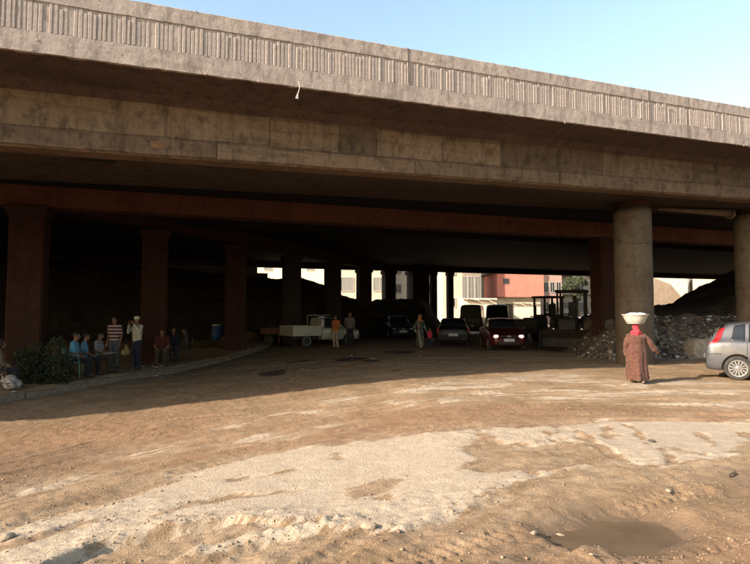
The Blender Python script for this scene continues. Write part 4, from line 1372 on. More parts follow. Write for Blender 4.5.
# --- saloon profile for the cars below the bridge
sedan = [(-2.2, .60, .40, .66, .72, .5), (-2.16, .74, .30, .84, .90, .60), (-2.0, .80, .26, .92, .98, .66), (-1.6, .83, .24, .95, 1.02, .66), (-1.25, .84, .22, .95, 1.16, .60), (-.85, .845, .20, .95, 1.39, .56),
         (-.4, .845, .19, .94, 1.45, .57), (.1, .845, .19, .93, 1.43, .57), (.45, .845, .19, .92, 1.30, .57), (.95, .84, .19, .91, 1.02, .64), (1.15, .835, .20, .88, .95, .68), (1.6, .81, .21, .80, .87, .66), (1.95, .74, .23, .68, .74, .58), (2.1, .64, .28, .52, .58, .46), (2.16, .52, .34, .45, .50, .38)]
def sedan_panels(front_lit, tail_m=m_tail):
    return [('side_window', ((-.85, 5.3), (-.02, 5.25), (-.05, 7.5), (-.72, 7.5)), m_carglass, .006, (1, -1)),
            ('side_window', ((.05, 5.25), (.80, 5.25), (.30, 7.5), (.02, 7.5)), m_carglass, .006, (1, -1)),
            ('windscreen', ((.98, 7.1), (.98, 8.99), (.36, 8.99), (.36, 7.6)), m_carglass, .008, (1, -1)),
            ('rear_window', ((-1.40, 7.2), (-1.40, 8.99), (-.90, 8.99), (-.90, 7.6)), m_carglass, .008, (1, -1)),
            ('tail_light', ((-2.13, 4.4), (-2.0, 4.4), (-2.0, 5.5), (-2.13, 5.5)), tail_m, .012, (1, -1))]
def sedan_car(label, u, t, head, m, lit, tail_m=m_tail, scale=1.0, name='saloon_car'):
    x = at(u, t); h = R(head)
    e, sh = car(name, label, 'car', (x, t, gz(x, t)), math.atan2(math.cos(h), math.sin(h)), sedan, m, (-1.27, 1.33), 0.31, sedan_panels(lit, tail_m), 8)
    MB().box((2.17, 0, .50), (0.03, 0.46, 0.13)).build('number_plate', m_plate, e)
    MB().box((-2.21, 0, .62), (0.03, 0.46, 0.13)).build('number_plate', m_plate, e)
    MB().box((2.12, 0, .66), (0.10, 0.72, 0.10)).build('grille', m_trim, e, bevel=.02)
    MB().box((2.10, 0, .34), (0.16, 0.9, 0.09)).build('air_intake', m_trim, e, bevel=.02)
    MB().ellipsoid((2.185, 0, .66), (.015, .09, .045)).build('badge', m_rim, e, smooth=True)
    for sd in (1, -1):
        MB().ellipsoid((2.02, sd * .545, .66), (.09, .105, .062), rot=Matrix.Rotation(sd * -.45, 3, 'Z')).build('headlight', m_head if lit else m_lamp, e, smooth=True)
        p = sh.S(0.72, 5.3)
        MB().ellipsoid((p.x, sd * (p.y + .09), p.z + .05), (.06, .10, .06)).build('wing_mirror', m, e, smooth=True)
    e.scale = (scale,) * 3
    return e
sedan_car('dark red car driving out from under bridge with headlights on', 501, 26.6, 184, m_redp, True)
sedan_car('black saloon car with white plate beside the dark red car', 453, 30.0, 8, m_blackp, False, m_tlit)
sedan_car('dark blue car parked in deep shade behind woman and child', 397, 37.0, 172, m_bluep, False)

# --- microbuses in the background shade
mbus = [(-2.3, .74, .40, 1.0, 1.9, .66), (-2.26, .82, .32, 1.15, 2.12, .70), (-2.1, .84, .28, 1.2, 2.2, .71), (-1.0, .85, .26, 1.2, 2.25, .72), (.6, .85, .26, 1.2, 2.22, .72), (1.2, .85, .26, 1.18, 2.12, .70), (1.75, .84, .26, 1.15, 1.6, .70), (2.1, .80, .28, 1.0, 1.12, .70), (2.25, .74, .34, .8, .88, .66), (2.3, .66, .40, .6, .68, .6)]
def microbus(label, u, t, head, m):
    x = at(u, t); h = R(head)
    pn = [('side_window', ((-2.0, 5.3), (-1.0, 5.3), (-1.0, 7.3), (-2.0, 7.3)), m_carglass, .006, (1, -1)), ('side_window', ((-.92, 5.3), (.1, 5.3), (.1, 7.3), (-.92, 7.3)), m_carglass, .006, (1, -1)),
          ('side_window', ((.2, 5.3), (1.35, 5.3), (1.0, 7.3), (.2, 7.3)), m_carglass, .006, (1, -1)), ('windscreen', ((2.02, 7.0), (2.02, 8.99), (1.28, 8.99), (1.28, 7.4)), m_carglass, .008, (1, -1)),
          ('tail_light', ((-2.25, 3.6), (-2.15, 3.6), (-2.15, 5.0), (-2.25, 5.0)), m_tail, .01, (1, -1)), ('headlight', ((2.14, 4.6), (2.26, 4.6), (2.22, 5.8), (2.12, 5.8)), m_lamp, .012, (1, -1))]
    e, sh = car('microbus', label, 'minibus', (x, t, gz(x, t)), math.atan2(math.cos(h), math.sin(h)), mbus, m, (-1.4, 1.5), .32, pn, 0)
    MB().box((-2.31, 0, 1.5), (0.03, 1.2, 0.6)).build('rear_window', m_trim, e)
    MB().box((-2.32, 0, .7), (0.03, .46, .13)).build('number_plate', m_plate, e)
    return e
microbus('dark microbus standing behind the black saloon under far edge beam', 473, 42.5, 15, m_blackp)
microbus('dark blue microbus beyond the dark red car near pink building', 497, 39.5, 192, m_bluep)
e = sedan_car('white car parked beyond the right square column', 590, 66, 80, m_whitep, False)
e = sedan_car('white car parked past the round column beyond the viaduct', 655, 52, 100, m_whitep, False)

# --- white pickup truck
def pickup(label, u, t, head):
    x = at(u, t); h = R(head)
    e = empty('pickup_truck', (x, t, gz(x, t)), math.atan2(math.cos(h), math.sin(h)), label, 'pickup truck')
    cabs = [(-.35, .74, .42, .95, 1.50, .62), (-.30, .80, .38, .96, 1.55, .64), (.1, .82, .36, .96, 1.60, .65), (.55, .82, .36, .95, 1.55, .64), (.95, .82, .36, .94, 1.25, .66), (1.22, .82, .36, .93, 1.0, .70), (1.7, .80, .36, .88, .93, .70), (2.1, .78, .36, .82, .87, .70), (2.22, .72, .40, .72, .78, .64)]
    sh = Shell(cabs)
    cut = [MB().lathe([(.42, sd * .5), (.42, sd * 1.0)], 30, origin=(1.45, 0, .34), axis='Y') for sd in (1, -1)]
    me2 = bool_cut(sh.body(48), cut, 'cab'); auto_sharp(me2); link('cab', me2, m_whitep, e)
    for sd in (1, -1):
        sh.patch(((-.2, 5.3), (.88, 5.3), (.5, 7.5), (-.15, 7.5)), .006, sd).build('side_window', m_carglass, e, smooth=True)
        sh.patch(((1.2, 7.2), (1.2, 8.99), (.6, 8.99), (.6, 7.6)), .008, sd).build('windscreen', m_carglass, e, smooth=True)
        sh.patch(((2.02, 4.3), (2.18, 4.3), (2.16, 5.4), (2.02, 5.4)), .01, sd).build('headlight', m_lamp, e, smooth=True)
        MB().box((-1.32, sd * .80, .86), (1.86, .05, .52)).box((-1.32, sd * .835, 1.10), (1.88, .05, .05)).box((-1.32, sd * .83, .75), (1.80, .02, .04)).build('bed_side', m_whitep, e)
        wheel(e, 1.45, sd * .70, .33, .20, sd, 0, m_whitep); wheel(e, -1.35, sd * .68, .33, .20, sd, 0, m_whitep)
        MB().box((-1.35, sd * .78, .66), (.95, .09, .12)).build('mud_guard', m_whitep, e, bevel=.03)
    MB().box((-2.24, 0, .86), (.05, 1.54, .52)).build('tailgate', m_whitep, e)
    MB().box((-.40, 0, .86), (.05, 1.54, .50)).box((-1.32, 0, .62), (1.8, 1.52, .05)).build('bed_floor', m_whitep, e)
    MB().box((-.2, 0, .46), (3.9, .7, .14)).build('chassis', m_trim, e)
    rk = MB()
    for sd in (1, -1):
        rk.tube([(-.50, sd * .72, 1.1), (-.50, sd * .70, 1.66)], .02, 6).tube([(-.50, sd * .70, 1.66), (.2, sd * .62, 1.70)], .018, 6)
    rk.tube([(-.50, -.70, 1.66), (-.50, .70, 1.66)], .02, 6)
    rk.build('rack', m_whitep, e)
    MB().box((2.24, 0, .5), (.08, 1.5, .14)).build('bumper', m_trim, e, bevel=.02)
    e.scale = (.86, .95, .95)
    return e
pickup('worn white pickup truck parked side-on under the bridge', 321, 29.0, 56)

# --- yellow-brown earth machines in the shade
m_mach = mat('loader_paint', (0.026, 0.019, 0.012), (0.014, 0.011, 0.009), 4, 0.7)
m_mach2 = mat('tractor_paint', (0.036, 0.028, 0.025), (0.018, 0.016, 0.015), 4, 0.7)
def big_wheel(e, x, y, r, w, sd):
    o = MB().lathe([(r * .52, -w / 2 * .8), (r * .78, -w / 2), (r * .95, -w / 2 * .92), (r, -w * .3), (r, w * .3), (r * .95, w / 2 * .92), (r * .78, w / 2), (r * .52, w / 2 * .8)], 28, axis='Y').build('wheel', m_tyre, e, smooth=True)
    o.location = (x, y, r)
    lg = MB()
    for k in range(18):
        a = 2 * math.pi * k / 18
        for q in (-1, 1):
            lg.box((math.cos(a + q * .06) * r * 1.01, q * w * .24, math.sin(a + q * .06) * r * 1.01), (.07, w * .46, .08), rot=Matrix.Rotation(-a, 3, 'Y') @ Matrix.Rotation(q * .5, 3, 'X'))
    lg.build('tread_lugs', m_tyre, o)
    MB().lathe([(r * .53, sd * w * .30), (r * .45, sd * w * .12), (r * .10, sd * w * .16)], 24, axis='Y').build('rim', m_mach, o, smooth=True)
def cab(e, x, z0, z1, L, W, m):
    c = MB()
    for sx in (-1, 1):
        for sy in (-1, 1):
            MB().box((x + sx * L / 2 * (0.93), sy * W / 2, (z0 + z1) / 2), (.09, .09, z1 - z0)).build('cab_post', m, e)
    MB().box((x, 0, z1 + .05), (L + .18, W + .22, .12)).build('cab_roof', m, e, bevel=.03)
    g = MB()
    MB().box((x - L * .2, 0, z0 + .22), (.45, .45, .16)).box((x - L * .36, 0, z0 + .55), (.12, .44, .6)).build('seat', m_trim, e, bevel=.03)
    MB().tube([(x + L * .30, 0, z0), (x + L * .2, 0, z0 + .5)], .025, 6).lathe([(.17, 0), (.19, .015), (.17, .03)], 16, origin=(x + L * .2, 0, z0 + .5)).build('steering_wheel', m_trim, e)
    for sy in (-1, 1):
        MB().box((x, sy * W / 2, z0 + .10), (L * .82, .03, .26)).build('cab_panel', m, e)
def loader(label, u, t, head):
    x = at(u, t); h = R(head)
    e = empty('backhoe_loader', (x, t, gz(x, t)), math.atan2(math.cos(h), math.sin(h)), label, 'loader')
    for sd in (1, -1):
        big_wheel(e, -.75, sd * .85, .72, .46, sd); big_wheel(e, 1.3, sd * .80, .48, .34, sd)
        MB().box((-.75, sd * .85, 1.50), (1.3, .5, .08)).build('fender', m_mach, e, bevel=.03)
        MB().prism(None, ([Vector((.5, sd * .62 - .05, 1.35)), Vector((.5, sd * .62 + .05, 1.35)), Vector((.5, sd * .62 + .05, 1.6)), Vector((.5, sd * .62 - .05, 1.6))],
                          [Vector((2.3, sd * .62 - .05, .45)), Vector((2.3, sd * .62 + .05, .45)), Vector((2.3, sd * .62 + .05, .68)), Vector((2.3, sd * .62 - .05, .68))])).build('lift_arm', m_mach, e)
        MB().tube([(.9, sd * .62, .85), (1.8, sd * .62, .95)], .05, 8).build('ram', m_rim, e)
    MB().box((1.0, 0, 1.12), (1.7, .85, .72)).build('bonnet', m_mach, e, bevel=.08)
    MB().box((.2, 0, .72), (3.4, .8, .32)).build('chassis', m_mach, e, bevel=.03)
    MB().box((1.87, 0, 1.05), (.05, .7, .5)).build('grille', m_trim, e)
    MB().tube([(1.1, .25, 1.45), (1.1, .25, 2.0)], .05, 8).build('exhaust', m_trim, e)
    bk = MB()
    pr = [(2.2, .25), (2.25, .10), (2.95, .06), (2.98, .10), (2.45, .18), (2.38, .55), (2.62, .92), (2.55, .95), (2.28, .62)]
    bk.prism(None, ([Vector((a, -1.1, z)) for a, z in pr], [Vector((a, 1.1, z)) for a, z in pr]))
    bo = bk.build('bucket', m_mach, e)
    for sd in (1, -1):
        MB().prism(None, ([Vector((a, sd * 1.1 - .02, z)) for a, z in ((2.25, .1), (2.95, .07), (2.6, .93), (2.3, .6))], [Vector((a, sd * 1.1 + .02, z)) for a, z in ((2.25, .1), (2.95, .07), (2.6, .93), (2.3, .6))])).build('bucket_cheek', m_mach, bo)
    cab(e, -.45, 1.40, 2.72, 1.35, 1.25, m_mach)
    # folded rear boom with dipper and small bucket
    bm_ = MB().prism(None, ([Vector((-1.5, -.10, .9)), Vector((-1.5, .10, .9)), Vector((-1.75, .10, .9)), Vector((-1.75, -.10, .9))], [Vector((-1.75, -.08, 2.6)), Vector((-1.75, .08, 2.6)), Vector((-1.98, .08, 2.5)), Vector((-1.98, -.08, 2.5))]))
    bm_.build('boom', m_mach, e)
    MB().prism(None, ([Vector((-1.8, -.07, 2.55)), Vector((-1.8, .07, 2.55)), Vector((-2.05, .07, 2.5)), Vector((-2.05, -.07, 2.5))], [Vector((-2.25, -.06, 1.1)), Vector((-2.25, .06, 1.1)), Vector((-2.40, .06, 1.1)), Vector((-2.40, -.06, 1.1))])).build('dipper', m_mach, e)
    MB().box((-2.2, 0, .95), (.4, .5, .4), rot=Matrix.Rotation(.4, 3, 'Y')).build('digging_bucket', m_mach, e, bevel=.05)
    return e
loader('dark backhoe loader standing left of the slim reddish column', 571, 27.5, 205)
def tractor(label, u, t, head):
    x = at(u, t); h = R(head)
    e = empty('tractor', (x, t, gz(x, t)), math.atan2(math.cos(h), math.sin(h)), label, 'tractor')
    for sd in (1, -1):
        big_wheel(e, -.6, sd * .75, .70, .40, sd); big_wheel(e, 1.35, sd * .65, .42, .26, sd)
        MB().box((-.6, sd * .75, 1.46), (1.2, .42, .07)).build('fender', m_mach2, e, bevel=.02)
    MB().box((.95, 0, 1.08), (1.7, .62, .68)).build('bonnet', m_mach2, e, bevel=.07)
    MB().box((.3, 0, .70), (2.6, .5, .32)).build('chassis', m_mach2, e, bevel=.03)
    MB().box((1.82, 0, 1.05), (.05, .5, .5)).build('grille', m_trim, e)
    MB().tube([(1.2, .2, 1.4), (1.2, .2, 2.1)], .045, 8).build('exhaust', m_trim, e)
    cab(e, -.45, 1.36, 2.55, 1.2, 1.15, m_mach2)
    MB().box((2.25, 0, .95), (.12, 1.9, .8)).box((2.0, .5, .85), (.5, .1, .12)).box((2.0, -.5, .85), (.5, .1, .12)).build('front_blade', m_mach2, e, bevel=.02)
    return e
tractor('dark tractor with open cab parked behind the loader', 544, 32.5, 228)

# ================================================================== PEOPLE
def fabric(name, c, c2=None, scale=14, stripes=None, pattern=None):
    t = NT(name)
    c = c + (1,)
    c2 = tuple(v * .78 for v in c[:3]) + (1,) if c2 is None else c2 + (1,)
    out = t.mix(t.ramp(t.noise(scale, 4), .35, .65), c, c2)
    if stripes:
        sx = t.n('ShaderNodeSeparateXYZ'); t.l(t.co(), sx.inputs[0])
        w = t.math('FRACT', t.math('MULTIPLY', sx.outputs[2], stripes[0]))
        out = t.mix(t.ramp(w, stripes[2], stripes[2] + .05), out, stripes[1] + (1,))
    if pattern:
        vo = t.n('ShaderNodeTexVoronoi'); vo.inputs['Scale'].default_value = pattern[0]
        t.l(t.co((1, 1, .7)), vo.inputs['Vector'])
        out = t.mix(t.math('SUBTRACT', 1.0, t.ramp(vo.outputs['Distance'], pattern[2] * .6, pattern[2])), out, pattern[1] + (1,))
        out = t.mix(t.math('MULTIPLY', t.ramp(t.noise(30, 3), .5, .62), .6), out, pattern[3] + (1,))
    t.l(out, t.b.inputs['Base Color'])
    t.b.inputs['Roughness'].default_value = 0.9
    t.b.inputs['Specular IOR Level'].default_value = 0.15
    t.b.inputs['Sheen Weight'].default_value = 0.1
    t.bump(t.noise(60, 3), .2, .01)
    return t.m
m_skin = mat('skin', (0.20, 0.105, 0.062), (0.16, 0.08, 0.048), 12, 0.6)
m_hair = mat('dark_hair', (0.012, 0.010, 0.009), scale=30, rough=0.6, bump=.4)
m_eye = mat('eye', (0.02, 0.015, 0.012), scale=30, rough=0.2)
m_shoe = mat('dark_shoe', (0.03, 0.024, 0.02), scale=20, rough=0.6)

STAND = dict(pelvis=(0, 0, .53), chest=(0, -.005, .72), neck=(0, -.005, .825), head=(0, .012, .925),
             shL=(-.108, -.005, .805), elL=(-.135, -.02, .635), wrL=(-.135, .03, .49), shR=(.108, -.005, .805), elR=(.135, -.02, .635), wrR=(.135, .03, .49),
             hipL=(-.05, 0, .515), knL=(-.056, .012, .285), anL=(-.060, -.012, .045), hipR=(.05, 0, .515), knR=(.056, .012, .285), anR=(.060, -.012, .045))
SIT = dict(STAND)
for k_, v_ in STAND.items():
    if k_[:2] not in ('kn', 'an'):
        SIT[k_] = (v_[0], v_[1], v_[2] - .235)
SIT.update(knL=(-.075, .235, .285), anL=(-.075, .225, .045), knR=(.075, .235, .285), anR=(.075, .225, .045),
           elL=(-.14, .03, .41), wrL=(-.07, .15, .335), elR=(.14, .03, .41), wrR=(.07, .15, .335), head=(0, .025, .69))

def V3(p): return Vector(p)
def hand(mb, el, wr, H, side, curl=0.35):
    d = (wr - el).normalized()
    lat = d.cross(Vector((0.2, 1, 0.1)))
    lat = lat.normalized() if lat.length > .1 else Vector((1, 0, 0))
    nrm = lat.cross(d).normalized()
    k = H
    for q in (-1, 0, 1):
        mb.capsule(wr + lat * (q * .010 * k), wr + d * (.045 * k) + lat * (q * .015 * k), .0085 * k, .0085 * k, 8, 3)
    for i, (q, L) in enumerate(((-1.5, .036), (-.5, .044), (.5, .046), (1.5, .040))):
        a = wr + d * (.047 * k) + lat * (q * .0125 * k)
        b = a + (d * math.cos(curl * .6) + nrm * math.sin(curl * .6)) * L * .5 * k
        c = b + (d * math.cos(curl * 1.7) + nrm * math.sin(curl * 1.7)) * L * .5 * k
        mb.capsule(a, b, .0056 * k, .0053 * k, 7, 2).capsule(b, c, .0053 * k, .0046 * k, 7, 2)
    s = side
    a = wr + d * (.012 * k) - lat * (.014 * k) * s
    b = a + (d * .8 - lat * .75 * s + nrm * .3).normalized() * .026 * k
    c = b + (d + nrm * .35 - lat * .15 * s).normalized() * .022 * k
    mb.capsule(a, b, .0075 * k, .0062 * k, 7, 2).capsule(b, c, .0062 * k, .005 * k, 7, 2)

def person(label, loc, rz, H, pose, shirt, trousers, hair=m_hair, sleeve=1.0, female=False, voxel=.0105, shoes=m_shoe, group=None, headgear=None, scarf=None, robe=None, turn=0.0, skin=m_skin):
    J = {k: V3(v) * H for k, v in pose.items()}
    e = empty('person', loc, rz, label, 'person', group)
    hd = J['head']; f = Matrix.Rotation(turn, 3, 'Z')
    up = Vector((0, 0, 1))
    b = MB()
    # head with jaw, nose, ears
    b.ellipsoid(hd + up * .012 * H, (.044 * H, .054 * H, .060 * H), rot=f)
    b.ellipsoid(hd + f @ Vector((0, .014, -.030)) * H, (.034 * H, .038 * H, .038 * H), rot=f)
    b.capsule(hd + f @ Vector((0, .050, .008)) * H, hd + f @ Vector((0, .060, -.012)) * H, .006 * H, .009 * H, 8, 3)
    b.capsule(hd + f @ Vector((-.012, .045, -.034)) * H, hd + f @ Vector((.012, .045, -.034)) * H, .007 * H, .007 * H, 8, 3)
    for s in (-1, 1):
        b.ellipsoid(hd + f @ Vector((s * .046, -.002, .0)) * H, (.007 * H, .013 * H, .019 * H), 8, 6, rot=f)
    b.capsule(J['neck'] - up * .01 * H, hd - up * .03 * H, .032 * H, .029 * H)
    def torso(mb, g, z_hem=None):
        p, c, n = J['pelvis'], J['chest'], J['neck']
        for s in (-1, 1):
            sx = Vector((s, 0, 0))
            mb.capsule(p + sx * .040 * H, c + sx * .045 * H, (.050 + g) * H, (.055 + g) * H, 12)
            mb.capsule(c + sx * .045 * H, (J['shL'] if s < 0 else J['shR']) * .65 + n * .35, (.055 + g) * H, (.034 + g) * H, 12)
        mb.capsule(J['shL'], J['shR'], (.031 + g) * H, (.031 + g) * H, 10)
        mb.capsule(p, c, (.056 + g) * H, (.060 + g) * H, 12)
    torso(b, 0)
    for s in 'LR':
        b.capsule(J['sh' + s], J['el' + s], .029 * H, .0235 * H).capsule(J['el' + s], J['wr' + s], .0235 * H, .0155 * H)
        hand(b, J['el' + s], J['wr' + s], H, 1 if s == 'L' else -1)
        b.capsule(J['hip' + s], J['kn' + s], .050 * H, .034 * H, 12).capsule(J['kn' + s], J['an' + s], .034 * H, .021 * H)
        b.capsule(J['an' + s] - up * .012 * H, J['an' + s] + Vector((0.008 * (1 if s == 'R' else -1), .085, -.024)) * H, .021 * H, .017 * H)
    link('body', remeshed(b, voxel, 1), skin, e, smooth=True)
    for s in (-1, 1):
        MB().ellipsoid(hd + f @ Vector((s * .018, .050, .008)) * H, (.007 * H, .005 * H, .005 * H), 8, 6).build('eye', m_eye, e, smooth=True)
    if shirt is not None:
        c = MB(); torso(c, .009)
        for s in 'LR':
            sh_, el, wr = J['sh' + s], J['el' + s], J['wr' + s]
            if sleeve <= .55:
                c.capsule(sh_, sh_.lerp(el, sleeve * 1.5), .038 * H, .036 * H)
            else:
                c.capsule(sh_, el, .037 * H, .032 * H).capsule(el, el.lerp(wr, .9), .031 * H, .025 * H)
        link('shirt', remeshed(c, .012, 2), shirt, e, smooth=True)
    if trousers is not None:
        c = MB()
        c.capsule(J['hipL'], J['hipR'], .064 * H, .064 * H, 12)
        for s in 'LR':
            c.capsule(J['hip' + s], J['kn' + s], .058 * H, .043 * H, 12).capsule(J['kn' + s], J['kn' + s].lerp(J['an' + s], .93), .043 * H, .036 * H, 12)
        link('trousers', remeshed(c, .012, 2), trousers, e, smooth=True)
    for s in 'LR':
        a = J['an' + s]
        q = 1 if s == 'R' else -1
        MB().capsule(a + Vector((0, -.016, -.022)) * H, a + Vector((.006 * q, .045, -.024)) * H, .0225 * H, .023 * H, 10).capsule(a + Vector((.004 * q, .03, -.024)) * H, a + Vector((.010 * q, .092, -.027)) * H, .024 * H, .019 * H, 10).build('shoe', shoes, e, smooth=True)
    if hair is not None and scarf is None:
        c = MB().ellipsoid(hd + f @ Vector((0, -.008, .022)) * H, (.0475 * H, .0555 * H, .057 * H), 16, 10, rot=f)
        link('hair', c.mesh('hair'), hair, e, smooth=True)
    if headgear is not None:
        c = MB()
        c.lathe([(.052 * H, -.012 * H), (.053 * H, .012 * H), (.047 * H, .036 * H), (.025 * H, .047 * H), (.004 * H, .049 * H)], 18, origin=tuple(hd + up * .035 * H))
        c.build('cap', headgear, e, smooth=True)
    if scarf is not None:
        c = MB()
        c.ellipsoid(hd + f @ Vector((0, -.010, .010)) * H, (.055 * H, .058 * H, .070 * H), 16, 10, rot=f)
        c.capsule(hd + Vector((0, -.02, -.03)) * H, J['neck'] + Vector((0, -.025, .01)) * H, .045 * H, .062 * H, 12)
        c.capsule(J['neck'] + Vector((-.05, -.01, -.01)) * H, J['neck'] + Vector((.05, -.01, -.01)) * H, .045 * H, .045 * H, 12)
        c.capsule(J['neck'] + Vector((0, -.02, -.01)) * H, J['chest'] + Vector((0, -.035, .03)) * H, .055 * H, .045 * H, 12)
        link('headscarf', remeshed(c, .010, 2), scarf, e, smooth=True)
    if robe is not None:
        robe(e, J, H)
    return e, J

def skirt_robe(m, hem, r_hem, r_hip=.088, sleeve_r=.042, stride=0.0, name='robe', arms=True, seed=1, n=72):
    """long loose gown: one lofted surface with folds, sleeves merged in"""
    def build(e, J, H):
        r_ = random.Random(seed)
        p, c, nk = J['pelvis'], J['chest'], J['neck']
        ph = [r_.uniform(0, 6.28) for _ in range(4)]
        lv = [(hem, r_hem, 1.0), (hem + .05, r_hem * .99, .95), (hem + .12, r_hem * .97, .85), (hem + .20, r_hem * .95, .7), (hem + .28, r_hem * .94, .55), (p.z / H - .10, r_hip * 1.06, .42), (p.z / H - .02, r_hip * 1.07, .30), (p.z / H + .04, r_hip * 1.02, .26),
              (p.z / H + .10, r_hip * .95, .24), (c.z / H - .03, r_hip * .97, .22), (c.z / H + .03, r_hip * 1.02, .18), (c.z / H + .055, r_hip * .94, .12), (nk.z / H - .042, r_hip * .66, .08), (nk.z / H - .018, r_hip * .42, .05), (nk.z / H + .018, r_hip * .30, .02)]
        rings = []
        for z, r, fold in lv:
            q = (z - hem) / (nk.z / H - hem)
            cx = stride * .25 * (1 - q) ** 2
            cy = (p.y / H) * (1 - q) + (c.y / H) * q
            ring = []
            for i in range(n):
                a = 2 * math.pi * i / n
                w = 1 + fold * (.085 * math.sin(4 * a + ph[0] + 1.6 * q) + .075 * math.sin(7 * a + ph[1] - 2 * q) + .05 * math.sin(12 * a + ph[2] + 3 * q))
                ry = .78 + .16 * (1 - q)
                ring.append(Vector(((cx + r * w * math.cos(a)) * H, (cy + r * w * ry * math.sin(a)) * H, z * H + .006 * H * math.sin(3 * a + ph[3]) * fold)))
            rings.append(ring)
        mb = MB().loft(rings)
        if arms:
            for s in 'LR':
                sh_, el, wr = J['sh' + s], J['el' + s], J['wr' + s]
                inn = sh_.lerp(nk, .35)
                mb.capsule(nk - Vector((0, 0, .012 * H)), sh_, .030 * H, sleeve_r * .8 * H, 12)
                pts = [sh_, sh_.lerp(el, .5), el, el.lerp(wr, .5), el.lerp(wr, .86)]
                rads = [sleeve_r * .8, sleeve_r * .92, sleeve_r * .92, sleeve_r * .86, sleeve_r * .92]
                for i in range(4):
                    mb.capsule(pts[i], pts[i + 1], rads[i] * H, rads[i + 1] * H, 12)
        link(name, remeshed(mb, .0085, 3), m, e, smooth=True)
    return build

def upd(base, **kw):
    d = dict(base); d.update(kw); return d

# ---- woman with the basin
m_abaya = fabric('brown_print_robe', (0.098, 0.042, 0.030), (0.066, 0.029, 0.021), 8, pattern=(58, (0.20, 0.115, 0.082), .32, (0.034, 0.016, 0.013)))
m_scarf = fabric('red_scarf', (0.42, 0.035, 0.050), (0.28, 0.022, 0.032), 22, pattern=(46, (0.62, 0.40, 0.36), .18, (0.30, .02, .035)))
tx, ty = ground_px(637, 384)
WH = 1.47
wp_ = upd(STAND, elR=(.205, -.015, .66), wrR=(.300, .015, .535), elL=(-.150, -.02, .64), wrL=(-.145, .035, .50), knL=(-.055, .06, .285), anL=(-.05, .085, .045), knR=(.058, -.01, .28), anR=(.062, -.10, .055), shR=(.112, -.012, .758), shL=(-.112, -.012, .758), neck=(0, -.015, .815), head=(0, .005, .905), chest=(0, -.015, .70))
wz = gz(tx, ty)
woman, WJ = person('woman in brown patterned robe and red headscarf carrying basin on head', (tx, ty, wz), R(-8), WH, wp_, None, None, hair=None, scarf=m_scarf, voxel=.0075, shoes=mat('tan_sandal', (0.30, 0.21, 0.14), scale=20, rough=.7),
                   robe=skirt_robe(m_abaya, .055, .160, .148, .056, stride=.05, seed=4))
m_basin = mat('enamel_basin', (0.43, 0.405, 0.36), (0.35, 0.325, 0.285), 5, 0.4, spec=.5)
bz = wz + WJ['head'].z + .066 * WH
hdw = Matrix.Rotation(R(-8), 3, 'Z') @ WJ['head']
basin = empty('basin', (tx + hdw.x, ty + hdw.y, bz), 0, 'wide cream enamel basin balanced on the walking woman\'s head', 'basin')
MB().lathe([(.02, 0), (.185, 0), (.205, .012), (.255, .12), (.285, .185), (.305, .198), (.308, .208), (.300, .212), (.278, .200), (.248, .125), (.196, .020), (.02, .014)], 48).build('bowl', m_basin, basin, smooth=True)
MB().lathe([(.185, -.002), (.188, -.012), (.178, -.012), (.175, -.002)], 40).build('foot_ring', m_basin, basin, smooth=True)
cl_ = MB(); r_ = random.Random(12)
rings = []
for k, (r, z) in enumerate(((.23, .10), (.262, .170), (.25, .205), (.20, .228), (.12, .243), (.03, .247))):
    rings.append([(r * math.cos(a) * (1 + .03 * math.sin(4 * a + k)), r * math.sin(a), z + .014 * math.sin(3 * a + k) * (r > .05)) for a in [2 * math.pi * i / 36 for i in range(36)]])
cl_.loft(rings)
o = cl_.build('cloth', fabric('white_cloth', (0.46, 0.46, 0.48), (0.38, .385, .41)), smooth=True, loc=(tx + hdw.x, ty + hdw.y, bz))
tag(o, 'folded white cloth heaped inside the cream basin', 'cloth')

# ---- plastic chair
def chair_proto(m):
    e = empty('plastic_chair', (0, 0, 0), 0, 'x', 'chair', 'plastic chairs on the raised strip')
    MB().box((0, 0, .43), (.44, .42, .035)).build('seat', m, e, bevel=.012)
    for sx in (-1, 1):
        MB().tube([(sx * .22, .20, 0), (sx * .195, .18, .42)], [.02, .026], 8).build('leg', m, e, smooth=True)
        MB().tube([(sx * .22, -.23, 0), (sx * .195, -.19, .42)], [.02, .026], 8).build('leg', m, e, smooth=True)
        MB().tube([(sx * .215, .17, .43), (sx * .225, .15, .64), (sx * .225, -.05, .655), (sx * .205, -.23, .62)], .02, 8).build('armrest', m, e, smooth=True)
    bk = MB()
    for k in range(6):
        x = -.165 + .066 * k
        bk.tube([(x, -.20, .44), (x, -.24, .64), (x, -.275, .82)], .016, 6)
    for k in range(6):
        x = -.165 + .066 * k
        MB().tube([(x, -.20, .44), (x, -.24, .64), (x, -.275, .82)], .018, 6).build('back_slat', m, e, smooth=True)
    MB().tube([(-.21, -.20, .45), (-.21, -.26, .78), (-.14, -.28, .85), (.14, -.28, .85), (.21, -.26, .78), (.21, -.20, .45)], .022, 8).build('back_frame', m, e, smooth=True)
    return e
m_chg = mat('green_plastic', (0.16, 0.26, 0.22), (0.12, 0.20, 0.17), 5, .5)
m_chr = mat('brown_plastic', (0.10, 0.055, 0.035), (0.07, .04, .028), 5, .5)
def chair(x, y, rz, m, label):
    e = chair_proto(m); e.location = (x, y, gz(x, y) + .01); e.rotation_euler = (0, 0, rz); e['label'] = label
    return e
